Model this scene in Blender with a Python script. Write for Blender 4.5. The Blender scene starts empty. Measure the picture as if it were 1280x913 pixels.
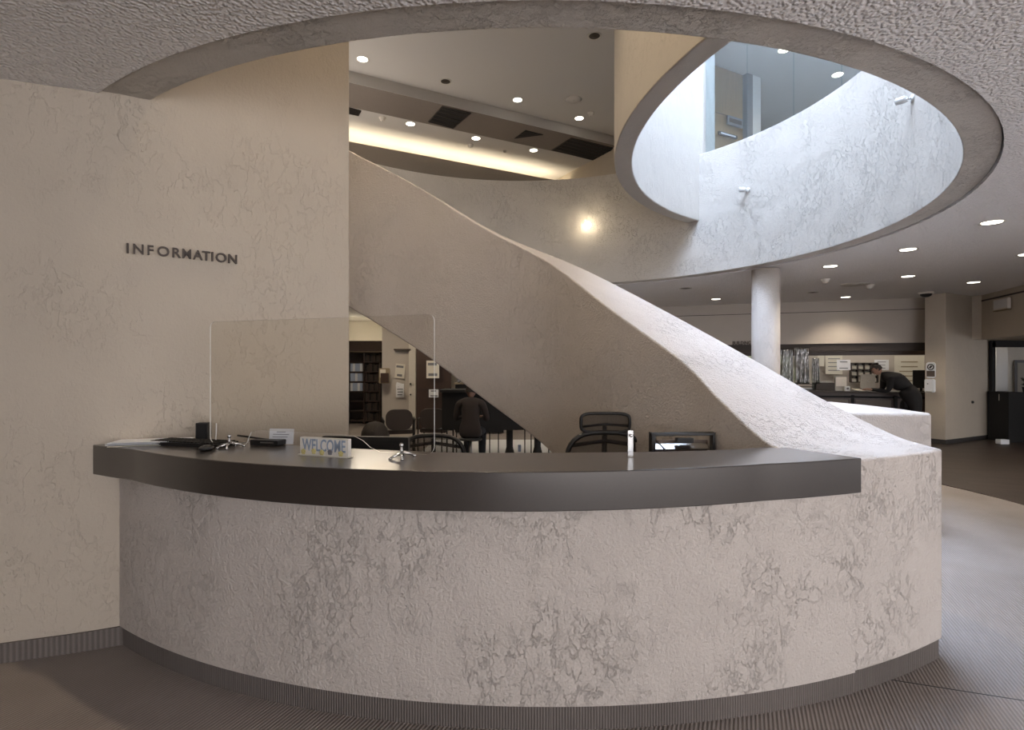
import bpy, bmesh, math, random
from math import sin, cos, pi, radians, hypot, atan2, sqrt
from mathutils import Vector, Matrix
random.seed(7)
SC = bpy.context.scene
COL = SC.collection
F = 700.0; HX = 640.0; HY = 460.0; EYE = 1.5

# ------------------------------------------------------------------ helpers
def at_z(px, py, z):
    D = F * (z - EYE) / (HY - py)
    return Vector(((px - HX) / F * D, D, z))
def at_d(px, py, D):
    return Vector(((px - HX) / F * D, D, EYE + (HY - py) / F * D))
def on_circle(px, R, cx=.14, cy=6.28, far=True):
    k = (px - HX) / F
    a = 1 + k * k; b = -2 * (k * cx + cy); c = cx * cx + cy * cy - R * R
    s = sqrt(b * b - 4 * a * c)
    D = (-b + (s if far else -s)) / 2 / a
    return k * D, D

def tag(o, label=None, cat=None, group=None, kind=None):
    if label: o['label'] = label
    if cat: o['category'] = cat
    if group: o['group'] = group
    if kind: o['kind'] = kind
    return o
def empty(name, loc, label, cat, group=None, rz=0.0):
    o = bpy.data.objects.new(name, None); COL.objects.link(o)
    o.empty_display_size = .1
    o.location = loc; o.rotation_euler = (0, 0, rz)
    return tag(o, label, cat, group)
def copy_tree(o, parent=None):
    c = o.copy(); COL.objects.link(c)
    if parent: c.parent = parent
    for ch in list(o.children): copy_tree(ch, c)
    return c

class MB:
    def __init__(s): s.v = []; s.f = []; s.sm = []
    def add(s, verts, faces, smooth=False):
        n = len(s.v); s.v += [Vector(p) for p in verts]
        for f in faces: s.f.append([i + n for i in f]); s.sm.append(smooth)
        return s
    def box(s, c, d, rz=0.0, rot=None):
        x, y, z = d[0] / 2, d[1] / 2, d[2] / 2
        vs = [Vector((a * x, b * y, e * z)) for e in (-1, 1) for a, b in ((-1, -1), (1, -1), (1, 1), (-1, 1))]
        M = rot if rot is not None else Matrix.Rotation(rz, 3, 'Z')
        vs = [M @ v + Vector(c) for v in vs]
        return s.add(vs, [(3, 2, 1, 0), (4, 5, 6, 7), (0, 1, 5, 4), (1, 2, 6, 5), (2, 3, 7, 6), (3, 0, 4, 7)])
    def prism(s, poly, z0, z1, smooth=False):
        n = len(poly)
        A = sum(poly[i][0] * poly[(i + 1) % n][1] - poly[(i + 1) % n][0] * poly[i][1] for i in range(n))
        if A < 0: poly = list(reversed(poly))
        vs = [(p[0], p[1], z0) for p in poly] + [(p[0], p[1], z1) for p in poly]
        fs = [tuple(reversed(range(n))), tuple(range(n, 2 * n))]
        m = len(s.v)
        s.add(vs, fs)
        for i in range(n):
            j = (i + 1) % n
            s.f.append([m + i, m + j, m + n + j, m + n + i]); s.sm.append(smooth)
        return s
    def tube(s, pts, r, n=10, cap=True, closed=False):
        pts = [Vector(p) for p in pts]; R = r if isinstance(r, (list, tuple)) else [r] * len(pts)
        rings = []; up = Vector((0, 0, 1)); L = len(pts); prev = None
        for i, p in enumerate(pts):
            if closed: t = pts[(i + 1) % L] - pts[i - 1]
            else: t = pts[min(i + 1, L - 1)] - pts[max(i - 1, 0)]
            t.normalize()
            if prev is None:
                a = up.cross(t)
                if a.length < 1e-3: a = Vector((1, 0, 0)).cross(t)
            else: a = prev - t * prev.dot(t)
            a.normalize(); prev = a
            b = t.cross(a)
            rings.append([p + (a * cos(2 * pi * k / n) + b * sin(2 * pi * k / n)) * R[i] for k in range(n)])
        vs = [q for rg in rings for q in rg]; fs = []
        for i in range(L if closed else L - 1):
            j = (i + 1) % L
            for k in range(n):
                fs.append((i * n + k, i * n + (k + 1) % n, j * n + (k + 1) % n, j * n + k))
        m = len(s.v); s.add(vs, fs, True)
        if cap and not closed:
            s.f.append([m + k for k in reversed(range(n))]); s.sm.append(False)
            s.f.append([m + (L - 1) * n + k for k in range(n)]); s.sm.append(False)
        return s
    def lathe(s, prof, c=(0, 0, 0), n=24, axis=None):
        M = Matrix.Identity(3) if axis is None else Vector((0, 0, 1)).rotation_difference(Vector(axis)).to_matrix()
        vs = []; fs = []
        for r, z in prof:
            for k in range(n):
                vs.append(M @ Vector((r * cos(2 * pi * k / n), r * sin(2 * pi * k / n), z)) + Vector(c))
        for i in range(len(prof) - 1):
            for k in range(n):
                fs.append((i * n + k, i * n + (k + 1) % n, (i + 1) * n + (k + 1) % n, (i + 1) * n + k))
        return s.add(vs, fs, True)
    def ball(s, c, r, n=12, sc=(1, 1, 1)):
        prof = [(max(1e-4, sin(pi * i / n)) , -cos(pi * i / n)) for i in range(n + 1)]
        vs = []; fs = []; m = 16
        for a, z in prof:
            for k in range(m):
                vs.append(Vector((a * cos(2 * pi * k / m) * r * sc[0], a * sin(2 * pi * k / m) * r * sc[1], z * r * sc[2])) + Vector(c))
        for i in range(n):
            for k in range(m): fs.append((i * m + k, i * m + (k + 1) % m, (i + 1) * m + (k + 1) % m, (i + 1) * m + k))
        return s.add(vs, fs, True)
    def rbox(s, c, d, r=.01, rz=0, n=4, rot=None):
        """box with rounded vertical profile corners (in x-z), extruded along y"""
        x, z = d[0] / 2, d[2] / 2; pts = []
        for qx, qz, a0 in ((1, 1, 0), (-1, 1, 90), (-1, -1, 180), (1, -1, 270)):
            for k in range(n + 1):
                a = radians(a0 + 90 * k / n)
                pts.append((qx * (x - r) + r * cos(a), qz * (z - r) + r * sin(a)))
        M = rot if rot is not None else Matrix.Rotation(rz, 3, 'Z')
        N = len(pts); y = d[1] / 2
        vs = [M @ Vector((p[0], -y, p[1])) + Vector(c) for p in pts] + [M @ Vector((p[0], y, p[1])) + Vector(c) for p in pts]
        fs = [tuple(reversed(range(N))), tuple(range(N, 2 * N))]
        fs = [tuple(range(N))[::-1], tuple(range(N, 2 * N))]
        for i in range(N): fs.append((i, (i + 1) % N, N + (i + 1) % N, N + i))
        return s.add(vs, fs)
    def build(s, name, mat, parent=None, world=False, bevel=0.0, bseg=2, recalc=True, angle=40):
        me = bpy.data.meshes.new(name)
        off = Vector(parent.location) if (parent is not None and world) else Vector((0, 0, 0))
        me.from_pydata([tuple(p - off) for p in s.v], [], s.f)
        me.polygons.foreach_set('use_smooth', s.sm)
        if recalc:
            bm = bmesh.new(); bm.from_mesh(me)
            bmesh.ops.remove_doubles(bm, verts=bm.verts, dist=1e-5)
            bmesh.ops.recalc_face_normals(bm, faces=bm.faces); bm.to_mesh(me); bm.free()
        me.update(); me.materials.append(mat)
        o = bpy.data.objects.new(name, me); COL.objects.link(o)
        if parent is not None: o.parent = parent
        if bevel > 0:
            b = o.modifiers.new('bevel', 'BEVEL'); b.width = bevel; b.segments = bseg
            b.limit_method = 'ANGLE'; b.angle_limit = radians(angle)
        return o

def arc_wall(mb, c, R0, R1, a0, a1, z0, z1, n=96, closed=False):
    pts = []
    N = n if closed else n + 1
    for i in range(N):
        a = radians(a0 + (a1 - a0) * i / n)
        ca, sa = cos(a), sin(a)
        for R, z in ((R0, z0), (R1, z0), (R1, z1), (R0, z1)):
            pts.append((c[0] + R * ca, c[1] + R * sa, z))
    fs = []
    for i in range(n):
        j = (i + 1) % N
        for k in range(4):
            fs.append((i * 4 + k, j * 4 + k, j * 4 + (k + 1) % 4, i * 4 + (k + 1) % 4))
    mb.add(pts, fs, False)
    if not closed:
        m = len(mb.v) - len(pts)
        mb.f.append([m, m + 1, m + 2, m + 3]); mb.sm.append(False)
        q = m + n * 4
        mb.f.append([q + 3, q + 2, q + 1, q]); mb.sm.append(False)

def smooth_by_angle(o, deg=35):
    me = o.data
    me.polygons.foreach_set('use_smooth', [True] * len(me.polygons))
    bm = bmesh.new(); bm.from_mesh(me)
    for e in bm.edges:
        if len(e.link_faces) == 2 and e.calc_face_angle(0) > radians(deg): e.smooth = False
    bm.to_mesh(me); bm.free()

def spline(pts, n=8):
    """Catmull-Rom through points of any dimension"""
    P = [pts[0]] + list(pts) + [pts[-1]]; out = []
    for i in range(1, len(P) - 2):
        for k in range(n):
            t = k / n; q = []
            for d in range(len(pts[0])):
                a, b, c, e = P[i - 1][d], P[i][d], P[i + 1][d], P[i + 2][d]
                q.append(.5 * (2 * b + (c - a) * t + (2 * a - 5 * b + 4 * c - e) * t * t + (3 * b - a - 3 * c + e) * t ** 3))
            out.append(tuple(q))
    out.append(tuple(pts[-1])); return out

# ------------------------------------------------------------------ materials
def newmat(name):
    m = bpy.data.materials.new(name); m.use_nodes = True
    nt = m.node_tree; nt.nodes.clear()
    out = nt.nodes.new('ShaderNodeOutputMaterial')
    bs = nt.nodes.new('ShaderNodeBsdfPrincipled')
    nt.links.new(bs.outputs[0], out.inputs[0])
    return m, nt, bs
def N(nt, t, **kw):
    n = nt.nodes.new(t)
    for k, v in kw.items():
        if k.startswith('i_'):
            key = k[2:]; key = int(key) if key.isdigit() else key.replace('_', ' ')
            n.inputs[key].default_value = v
        else: setattr(n, k, v)
    return n
def L(nt, a, b): nt.links.new(a, b)
def plain(name, col, rough=.5, metal=0.0, noise=.06, nscale=30, spec=.5, bump=0, coat=0):
    m, nt, bs = newmat(name)
    geo = N(nt, 'ShaderNodeNewGeometry')
    no = N(nt, 'ShaderNodeTexNoise', i_Scale=float(nscale), i_Detail=3.0)
    L(nt, geo.outputs['Position'], no.inputs['Vector'])
    mx = N(nt, 'ShaderNodeMix', data_type='RGBA')
    mx.inputs['A'].default_value = (*[c * (1 - noise) for c in col], 1)
    mx.inputs['B'].default_value = (*[min(1, c * (1 + noise)) for c in col], 1)
    L(nt, no.outputs['Fac'], mx.inputs['Factor']); L(nt, mx.outputs['Result'], bs.inputs['Base Color'])
    bs.inputs['Roughness'].default_value = rough; bs.inputs['Metallic'].default_value = metal
    bs.inputs['Specular IOR Level'].default_value = spec
    bs.inputs['Coat Weight'].default_value = coat
    if bump:
        b = N(nt, 'ShaderNodeBump', i_Strength=1.0, i_Distance=bump)
        L(nt, no.outputs['Fac'], b.inputs['Height']); L(nt, b.outputs[0], bs.inputs['Normal'])
    return m
def emit(name, col, s):
    m = bpy.data.materials.new(name); m.use_nodes = True; nt = m.node_tree; nt.nodes.clear()
    o = nt.nodes.new('ShaderNodeOutputMaterial'); e = nt.nodes.new('ShaderNodeEmission')
    e.inputs[0].default_value = (*col, 1); e.inputs[1].default_value = s
    nt.links.new(e.outputs[0], o.inputs[0]); return m
def clear(name, tint=(.97, .99, .98), refl=1.0, rough=.02, base=.04):
    m = bpy.data.materials.new(name); m.use_nodes = True; nt = m.node_tree; nt.nodes.clear()
    o = nt.nodes.new('ShaderNodeOutputMaterial')
    t = N(nt, 'ShaderNodeBsdfTransparent'); t.inputs[0].default_value = (*tint, 1)
    g = N(nt, 'ShaderNodeBsdfGlossy'); g.inputs['Roughness'].default_value = rough
    fr = N(nt, 'ShaderNodeLayerWeight'); fr.inputs['Blend'].default_value = .5
    ma = N(nt, 'ShaderNodeMath', operation='POWER'); ma.inputs[1].default_value = 4.0
    mb = N(nt, 'ShaderNodeMath', operation='MULTIPLY_ADD'); mb.inputs[1].default_value = .7 * refl; mb.inputs[2].default_value = base * refl
    L(nt, fr.outputs['Facing'], ma.inputs[0]); L(nt, ma.outputs[0], mb.inputs[0])
    mix = N(nt, 'ShaderNodeMixShader')
    L(nt, mb.outputs[0], mix.inputs[0]); L(nt, t.outputs[0], mix.inputs[1]); L(nt, g.outputs[0], mix.inputs[2])
    L(nt, mix.outputs[0], o.inputs[0]); return m

def plaster(name, col, ridge=1.0, fine=1.0, scale=1.0, dist=.006, stain=.05, rough=.85):
    """hand-trowelled plaster: broad patches, wormy ridges in places, a fine grain"""
    m, nt, bs = newmat(name)
    geo = N(nt, 'ShaderNodeNewGeometry')
    warp = N(nt, 'ShaderNodeTexNoise', i_Scale=5.0 * scale, i_Detail=4.0)
    L(nt, geo.outputs['Position'], warp.inputs['Vector'])
    mixv = N(nt, 'ShaderNodeMix', data_type='VECTOR'); mixv.inputs['Factor'].default_value = .05
    sq = N(nt, 'ShaderNodeMapping'); sq.inputs['Scale'].default_value = (1, 1, .62); L(nt, geo.outputs['Position'], sq.inputs['Vector'])
    L(nt, sq.outputs[0], mixv.inputs['A']); L(nt, warp.outputs['Color'], mixv.inputs['B'])
    n1 = N(nt, 'ShaderNodeTexNoise', i_Scale=15.0 * scale, i_Detail=8.0, i_Roughness=.66, i_Distortion=.0)
    L(nt, mixv.outputs['Result'], n1.inputs['Vector'])
    # flattened tops with sharp edges
    r1 = N(nt, 'ShaderNodeMapRange', interpolation_type='SMOOTHSTEP'); r1.inputs[1].default_value = .485; r1.inputs[2].default_value = .535
    L(nt, n1.outputs['Fac'], r1.inputs[0])
    # narrow ridges
    ab = N(nt, 'ShaderNodeMath', operation='SUBTRACT'); ab.inputs[1].default_value = .5
    n2 = N(nt, 'ShaderNodeTexNoise', i_Scale=9.0 * scale, i_Detail=7.0, i_Roughness=.72, i_Distortion=.2)
    L(nt, mixv.outputs['Result'], n2.inputs['Vector']); L(nt, n2.outputs['Fac'], ab.inputs[0])
    a2 = N(nt, 'ShaderNodeMath', operation='ABSOLUTE'); L(nt, ab.outputs[0], a2.inputs[0])
    r2 = N(nt, 'ShaderNodeMapRange', interpolation_type='SMOOTHSTEP'); r2.inputs[1].default_value = .0; r2.inputs[2].default_value = .016; r2.inputs[3].default_value = 1; r2.inputs[4].default_value = 0
    L(nt, a2.outputs[0], r2.inputs[0])
    mk = N(nt, 'ShaderNodeTexNoise', i_Scale=2.2 * scale, i_Detail=2.0)
    L(nt, geo.outputs['Position'], mk.inputs['Vector'])
    r3 = N(nt, 'ShaderNodeMapRange', interpolation_type='SMOOTHSTEP'); r3.inputs[1].default_value = .36; r3.inputs[2].default_value = .62; r3.inputs[3].default_value = .2
    L(nt, mk.outputs['Fac'], r3.inputs[0])
    s1 = N(nt, 'ShaderNodeMath', operation='MULTIPLY_ADD'); s1.inputs[1].default_value = .55
    L(nt, r1.outputs[0], s1.inputs[0]); 
    rr = N(nt, 'ShaderNodeMath', operation='MULTIPLY'); rr.inputs[1].default_value = .12
    L(nt, r2.outputs[0], rr.inputs[0]); L(nt, rr.outputs[0], s1.inputs[2])
    s2 = N(nt, 'ShaderNodeMath', operation='MULTIPLY'); L(nt, s1.outputs[0], s2.inputs[0]); L(nt, r3.outputs[0], s2.inputs[1])
    s2b = N(nt, 'ShaderNodeMath', operation='MULTIPLY'); s2b.inputs[1].default_value = ridge; L(nt, s2.outputs[0], s2b.inputs[0])
    n3 = N(nt, 'ShaderNodeTexNoise', i_Scale=75.0 * scale, i_Detail=3.0, i_Roughness=.6)
    L(nt, geo.outputs['Position'], n3.inputs['Vector'])
    s3 = N(nt, 'ShaderNodeMath', operation='MULTIPLY_ADD'); s3.inputs[1].default_value = .5 * fine
    L(nt, n3.outputs['Fac'], s3.inputs[0]); L(nt, s2b.outputs[0], s3.inputs[2])
    n4 = N(nt, 'ShaderNodeTexNoise', i_Scale=3.0, i_Detail=2.0); L(nt, geo.outputs['Position'], n4.inputs['Vector'])
    s4 = N(nt, 'ShaderNodeMath', operation='MULTIPLY_ADD'); s4.inputs[1].default_value = 2.0
    L(nt, n4.outputs['Fac'], s4.inputs[0]); L(nt, s3.outputs[0], s4.inputs[2])
    b = N(nt, 'ShaderNodeBump', i_Strength=1.0, i_Distance=dist)
    L(nt, s4.outputs[0], b.inputs['Height']); L(nt, b.outputs[0], bs.inputs['Normal'])
    mx = N(nt, 'ShaderNodeMix', data_type='RGBA')
    mx.inputs['A'].default_value = (*[c * (1 - stain) for c in col], 1)
    mx.inputs['B'].default_value = (*[min(1, c * (1 + stain)) for c in col], 1)
    L(nt, warp.outputs['Fac'], mx.inputs['Factor']); L(nt, mx.outputs['Result'], bs.inputs['Base Color'])
    bs.inputs['Roughness'].default_value = rough; bs.inputs['Specular IOR Level'].default_value = .25
    return m

def knobbly(name, col, scale=56, dist=.010):
    m, nt, bs = newmat(name)
    geo = N(nt, 'ShaderNodeNewGeometry')
    n1 = N(nt, 'ShaderNodeTexVoronoi', feature='SMOOTH_F1', i_Scale=float(scale), i_Smoothness=.5)
    L(nt, geo.outputs['Position'], n1.inputs['Vector'])
    r1 = N(nt, 'ShaderNodeMapRange', interpolation_type='SMOOTHSTEP'); r1.inputs[1].default_value = .15; r1.inputs[2].default_value = .70; r1.inputs[3].default_value = 1; r1.inputs[4].default_value = 0
    L(nt, n1.outputs['Distance'], r1.inputs[0])
    b = N(nt, 'ShaderNodeBump', i_Strength=1.0, i_Distance=dist)
    L(nt, r1.outputs[0], b.inputs['Height']); L(nt, b.outputs[0], bs.inputs['Normal'])
    bs.inputs['Base Color'].default_value = (*col, 1); bs.inputs['Roughness'].default_value = .9
    bs.inputs['Specular IOR Level'].default_value = .2
    return m

def carpet(name, col, angle=0.0, period=.012, vertical=False, dist=.003):
    m, nt, bs = newmat(name)
    geo = N(nt, 'ShaderNodeNewGeometry')
    mp = N(nt, 'ShaderNodeMapping'); mp.inputs['Rotation'].default_value = (0, 0, angle)
    L(nt, geo.outputs['Position'], mp.inputs['Vector'])
    w = N(nt, 'ShaderNodeTexWave', wave_type='BANDS', bands_direction='X', i_Scale=1 / period * .314 , i_Distortion=.3)
    w.inputs['Detail Scale'].default_value = 30
    if vertical:
        # ribs run straight up: stripe the angle around the desk's centre
        sp = N(nt, 'ShaderNodeSeparateXYZ'); L(nt, geo.outputs['Position'], sp.inputs[0])
        dx = N(nt, 'ShaderNodeMath', operation='SUBTRACT'); dx.inputs[1].default_value = .16
        dy = N(nt, 'ShaderNodeMath', operation='SUBTRACT'); dy.inputs[1].default_value = 6.28
        L(nt, sp.outputs[0], dx.inputs[0]); L(nt, sp.outputs[1], dy.inputs[0])
        at = N(nt, 'ShaderNodeMath', operation='ARCTAN2'); L(nt, dx.outputs[0], at.inputs[0]); L(nt, dy.outputs[0], at.inputs[1])
        k = N(nt, 'ShaderNodeMath', operation='MULTIPLY'); k.inputs[1].default_value = 3.97; L(nt, at.outputs[0], k.inputs[0])
        cb = N(nt, 'ShaderNodeCombineXYZ'); L(nt, k.outputs[0], cb.inputs[0]); L(nt, cb.outputs[0], w.inputs['Vector'])
    else: L(nt, mp.outputs[0], w.inputs['Vector'])
    no = N(nt, 'ShaderNodeTexNoise', i_Scale=220.0, i_Detail=3.0); L(nt, geo.outputs['Position'], no.inputs['Vector'])
    no2 = N(nt, 'ShaderNodeTexNoise', i_Scale=1.3, i_Detail=3.0); L(nt, geo.outputs['Position'], no2.inputs['Vector'])
    ad = N(nt, 'ShaderNodeMath', operation='MULTIPLY_ADD'); ad.inputs[1].default_value = .5
    L(nt, no.outputs['Fac'], ad.inputs[0]); L(nt, w.outputs['Fac'], ad.inputs[2])
    b = N(nt, 'ShaderNodeBump', i_Strength=1.0, i_Distance=dist); L(nt, ad.outputs[0], b.inputs['Height']); L(nt, b.outputs[0], bs.inputs['Normal'])
    r = N(nt, 'ShaderNodeMapRange'); r.inputs[1].default_value = 0; r.inputs[2].default_value = 1.5; r.inputs[3].default_value = .72; r.inputs[4].default_value = 1.2
    L(nt, ad.outputs[0], r.inputs[0])
    r2 = N(nt, 'ShaderNodeMapRange'); r2.inputs[1].default_value = .3; r2.inputs[2].default_value = .7; r2.inputs[3].default_value = .88; r2.inputs[4].default_value = 1.1
    L(nt, no2.outputs['Fac'], r2.inputs[0])
    mu = N(nt, 'ShaderNodeMath', operation='MULTIPLY'); L(nt, r.outputs[0], mu.inputs[0]); L(nt, r2.outputs[0], mu.inputs[1])
    vm = N(nt, 'ShaderNodeVectorMath', operation='SCALE'); vm.inputs[0].default_value = col; L(nt, mu.outputs[0], vm.inputs['Scale'])
    L(nt, vm.outputs[0], bs.inputs['Base Color'])
    bs.inputs['Roughness'].default_value = .95; bs.inputs['Specular IOR Level'].default_value = .1
    return m

def tile_floor(name, col):
    m, nt, bs = newmat(name)
    geo = N(nt, 'ShaderNodeNewGeometry')
    mp = N(nt, 'ShaderNodeMapping'); mp.inputs['Rotation'].default_value = (0, 0, .49)
    L(nt, geo.outputs['Position'], mp.inputs['Vector'])
    br = N(nt, 'ShaderNodeTexBrick', offset=.5, i_Scale=1.0); br.inputs['Brick Width'].default_value = .6; br.inputs['Row Height'].default_value = .15
    br.inputs['Mortar Size'].default_value = .004
    br.inputs['Color1'].default_value = (*[c * .85 for c in col], 1); br.inputs['Color2'].default_value = (*[c * 1.2 for c in col], 1)
    br.inputs['Mortar'].default_value = (*[c * .5 for c in col], 1)
    L(nt, mp.outputs[0], br.inputs['Vector']); L(nt, br.outputs['Color'], bs.inputs['Base Color'])
    bs.inputs['Roughness'].default_value = .45
    return m

def wood(name, col, scale=1.0, rough=.45, axis='Z'):
    m, nt, bs = newmat(name)
    geo = N(nt, 'ShaderNodeNewGeometry'); mp = N(nt, 'ShaderNodeMapping')
    mp.inputs['Scale'].default_value = (8 * scale, 8 * scale, .7 * scale) if axis == 'Z' else (1 * scale, 1 * scale, 9 * scale)
    L(nt, geo.outputs['Position'], mp.inputs['Vector'])
    no = N(nt, 'ShaderNodeTexNoise', i_Scale=2.0, i_Detail=5.0, i_Distortion=1.0); L(nt, mp.outputs[0], no.inputs['Vector'])
    cr = N(nt, 'ShaderNodeMix', data_type='RGBA')
    cr.inputs['A'].default_value = (*[c * .75 for c in col], 1); cr.inputs['B'].default_value = (*[c * 1.25 for c in col], 1)
    L(nt, no.outputs['Fac'], cr.inputs['Factor']); L(nt, cr.outputs['Result'], bs.inputs['Base Color'])
    bs.inputs['Roughness'].default_value = rough
    return m

PCOL = (.64, .585, .52)
M = dict(
    desk=plaster('desk_plaster', (.58, .525, .48), ridge=.85, fine=1.7, dist=.0085, scale=1.0),
    wall=plaster('wall_plaster', (.52, .455, .375), ridge=.55, fine=.8, dist=.006, scale=.8),
    para=plaster('parapet_plaster', (.58, .525, .48), ridge=.85, fine=1.7, dist=.0085),
    drum=plaster('drum_plaster', (.60, .56, .51), ridge=1.1, fine=2.0, dist=.011, scale=.9),
    ceil=knobbly('knobbly_ceiling', (.86, .835, .82)),
    ceil_far=plain('smooth_ceiling', (.56, .54, .52), .9, noise=.04, nscale=60, bump=.002),
    white=plain('white_paint', (.72, .72, .72), .6, noise=.03),
    greywall=plain('grey_wall_paint', (.52, .47, .42), .8, noise=.05, nscale=4),
    carpet=carpet('ribbed_carpet', (.30, .262, .24), angle=radians(22.3), period=.017, dist=.0028),
    base=carpet('ribbed_carpet_base', (.17, .148, .135), vertical=True),
    darkfloor=tile_floor('dark_parquet', (.05, .036, .03)),
    darkbase=plain('dark_base', (.05, .045, .043), .6),
    black=plain('black_plastic', (.018, .017, .017), .4),
    blackmat=plain('matte_black', (.012, .011, .011), .85),
    mesh=plain('mesh_fabric', (.055, .042, .038), .7, nscale=200, noise=.3),
    chrome=plain('chrome', (.7, .7, .7), .15, metal=1.0),
    steel=plain('brushed_steel', (.45, .44, .43), .35, metal=1.0),
    paper=plain('white_paper', (.8, .81, .84), .8, noise=.02),
    papery=plain('cream_paper', (.70, .66, .57), .8, noise=.05),
    ink=plain('grey_ink', (.20, .20, .22), .8),
    blueink=plain('blue_letter_paint', (.27, .32, .40), .7),
    yellow=plain('yellow_paint', (.62, .53, .22), .7),
    cream=plain('cream_paint', (.72, .68, .62), .6),
    bronze=plain('dark_bronze_metal', (.06, .045, .038), .5, metal=.3),
    brownwood=wood('dark_brown_wood', (.055, .032, .024)),
    doorwood=wood('light_oak_veneer', (.30, .195, .095)),
    header=plain('dark_header_paint', (.045, .034, .028), .6),
    skin=plain('skin', (.35, .2, .14), .6), hair=plain('dark_hair', (.02, .014, .011), .7, noise=.4, nscale=150, bump=.004),
    coat=plain('black_coat_cloth', (.012, .011, .012), .9), jeans=plain('dark_trousers', (.02, .02, .024), .9),
    brownshirt=plain('dark_brown_shirt', (.04, .03, .026), .9),
    acrylic=clear('clear_acrylic', (.96, .95, .93), .7, base=.012), glass=clear('window_glass', (.9, .95, .97), 1.0, base=.06),
    plastic=clear('shiny_plastic_sheet', (.80, .82, .85), 3.0, rough=.22, base=.16),
    edge=plain('polished_acrylic_edge', (.75, .74, .70), .2),
    lamp=emit('lamp_glow', (1, .93, .78), 7.0), lampwarm=emit('wall_lamp_glow', (1, .84, .58), 12.0),
    cove=emit('cove_tube_glow', (1, .86, .62), 21.0),
    sky=emit('skylight_glow', (.60, .745, 1.0), 9.0),
    trim=plain('downlight_trim', (.6, .57, .52), .5), can=plain('dark_can_interior', (.08, .07, .06), .35, metal=.6),
    beige=plain('beige_computer_plastic', (.42, .40, .36), .6), board=plain('corkboard', (.30, .24, .16), .9),
    blue=plain('pale_blue_binder', (.42, .50, .66), .6), leaf=plain('leaf_green', (.12, .17, .06), .8, noise=.5, nscale=25),
)
mm = M['mesh_net'] = plain('chair_net', (.05, .04, .036), .7); nt = mm.node_tree
tr_ = N(nt, 'ShaderNodeBsdfTransparent'); mxs = N(nt, 'ShaderNodeMixShader'); mxs.inputs[0].default_value = .42
L(nt, tr_.outputs[0], mxs.inputs[1]); L(nt, [n for n in nt.nodes if n.type == 'BSDF_PRINCIPLED'][0].outputs[0], mxs.inputs[2]); L(nt, mxs.outputs[0], [n for n in nt.nodes if n.type == 'OUTPUT_MATERIAL'][0].inputs[0])
# counter top: dark laminate with a satin sheen
m, nt, bs = newmat('dark_laminate')
geo = N(nt, 'ShaderNodeNewGeometry'); no = N(nt, 'ShaderNodeTexNoise', i_Scale=140.0, i_Detail=3.0); L(nt, geo.outputs['Position'], no.inputs['Vector'])
mx = N(nt, 'ShaderNodeMix', data_type='RGBA'); mx.inputs['A'].default_value = (.028, .022, .018, 1); mx.inputs['B'].default_value = (.040, .031, .026, 1)
L(nt, no.outputs['Fac'], mx.inputs['Factor']); L(nt, mx.outputs['Result'], bs.inputs['Base Color'])
bs.inputs['Roughness'].default_value = .34; bs.inputs['Specular IOR Level'].default_value = .55; bs.inputs['Coat Weight'].default_value = .9; bs.inputs['Coat Roughness'].default_value = .16
M['laminate'] = m

def wallu(u, v): return (.881 * u - .474 * v, .474 * u + .881 * v)   # building grid, turned 28 degrees
URZ = atan2(.474, .881)

# ------------------------------------------------------------------ room shell
CX, CY = .14, 6.28
ZC = 2.97; ZF2 = 3.85; ZC2 = 7.0
def circle(c, R, n=128, a0=0, a1=360):
    return [(c[0] + R * cos(radians(a0 + (a1 - a0) * i / n)), c[1] + R * sin(radians(a0 + (a1 - a0) * i / n))) for i in range(n)]
def slab_with_hole(name, outer, hole, z0, z1, mat):
    bm = bmesh.new()
    def loop(pts, z):
        vs = [bm.verts.new((p[0], p[1], z)) for p in pts]
        es = [bm.edges.new((vs[i], vs[(i + 1) % len(vs)])) for i in range(len(vs))]
        return vs, es
    for z in (z0, z1):
        a, ea = loop(outer, z); b, eb = loop(hole, z)
        bmesh.ops.triangle_fill(bm, use_beauty=True, edges=ea + eb, use_dissolve=False)
        if z == z0: lo = (a, b)
        else: hi = (a, b)
    for A, B in zip(lo, hi):
        for i in range(len(A)):
            j = (i + 1) % len(A)
            bm.faces.new((A[i], A[j], B[j], B[i]))
    bmesh.ops.recalc_face_normals(bm, faces=bm.faces)
    me = bpy.data.meshes.new(name); bm.to_mesh(me); bm.free(); me.materials.append(mat)
    o = bpy.data.objects.new(name, me); COL.objects.link(o); return tag(o, kind='structure')
RECT = [(-9, -6), (15, -6), (15, 19), (-9, 19)]
slab_with_hole('ceiling', RECT, circle((CX, CY), 4.042), ZC, ZF2, M['ceil'])
mb = MB().prism(RECT, -.3, 0); tag(mb.build('floor', M['carpet']), kind='structure')
# dark parquet beyond the carpet, edge concentric with the stair
pl = circle((CX, CY), 5.45, 60, -32, 75)
pl = pl + [(14.8, 16), (14.8, 2.0)]
tag(MB().prism(pl, 0, .006).build('floor_parquet', M['darkfloor']), kind='structure')
# seam in the carpet
a = at_z(1036, 838, 0); b = at_z(1290, 878, 0); d = (b - a).normalized(); n_ = Vector((-d.y, d.x, 0)) * .003
tag(MB().prism([(a + n_)[:2], (b + n_)[:2], (b - n_)[:2], (a - n_)[:2]], 0, .0015).build('trim_1', M['darkbase']), kind='structure')

# round parapet drum of the upper floor
mb = MB(); arc_wall(mb, (CX, CY), 3.83, 4.03, 0, 360, ZC + .014, 4.88, 200, closed=True)
o = mb.build('wall_round', M['drum'], bevel=.008); tag(o, kind='structure'); smooth_by_angle(o)

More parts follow.
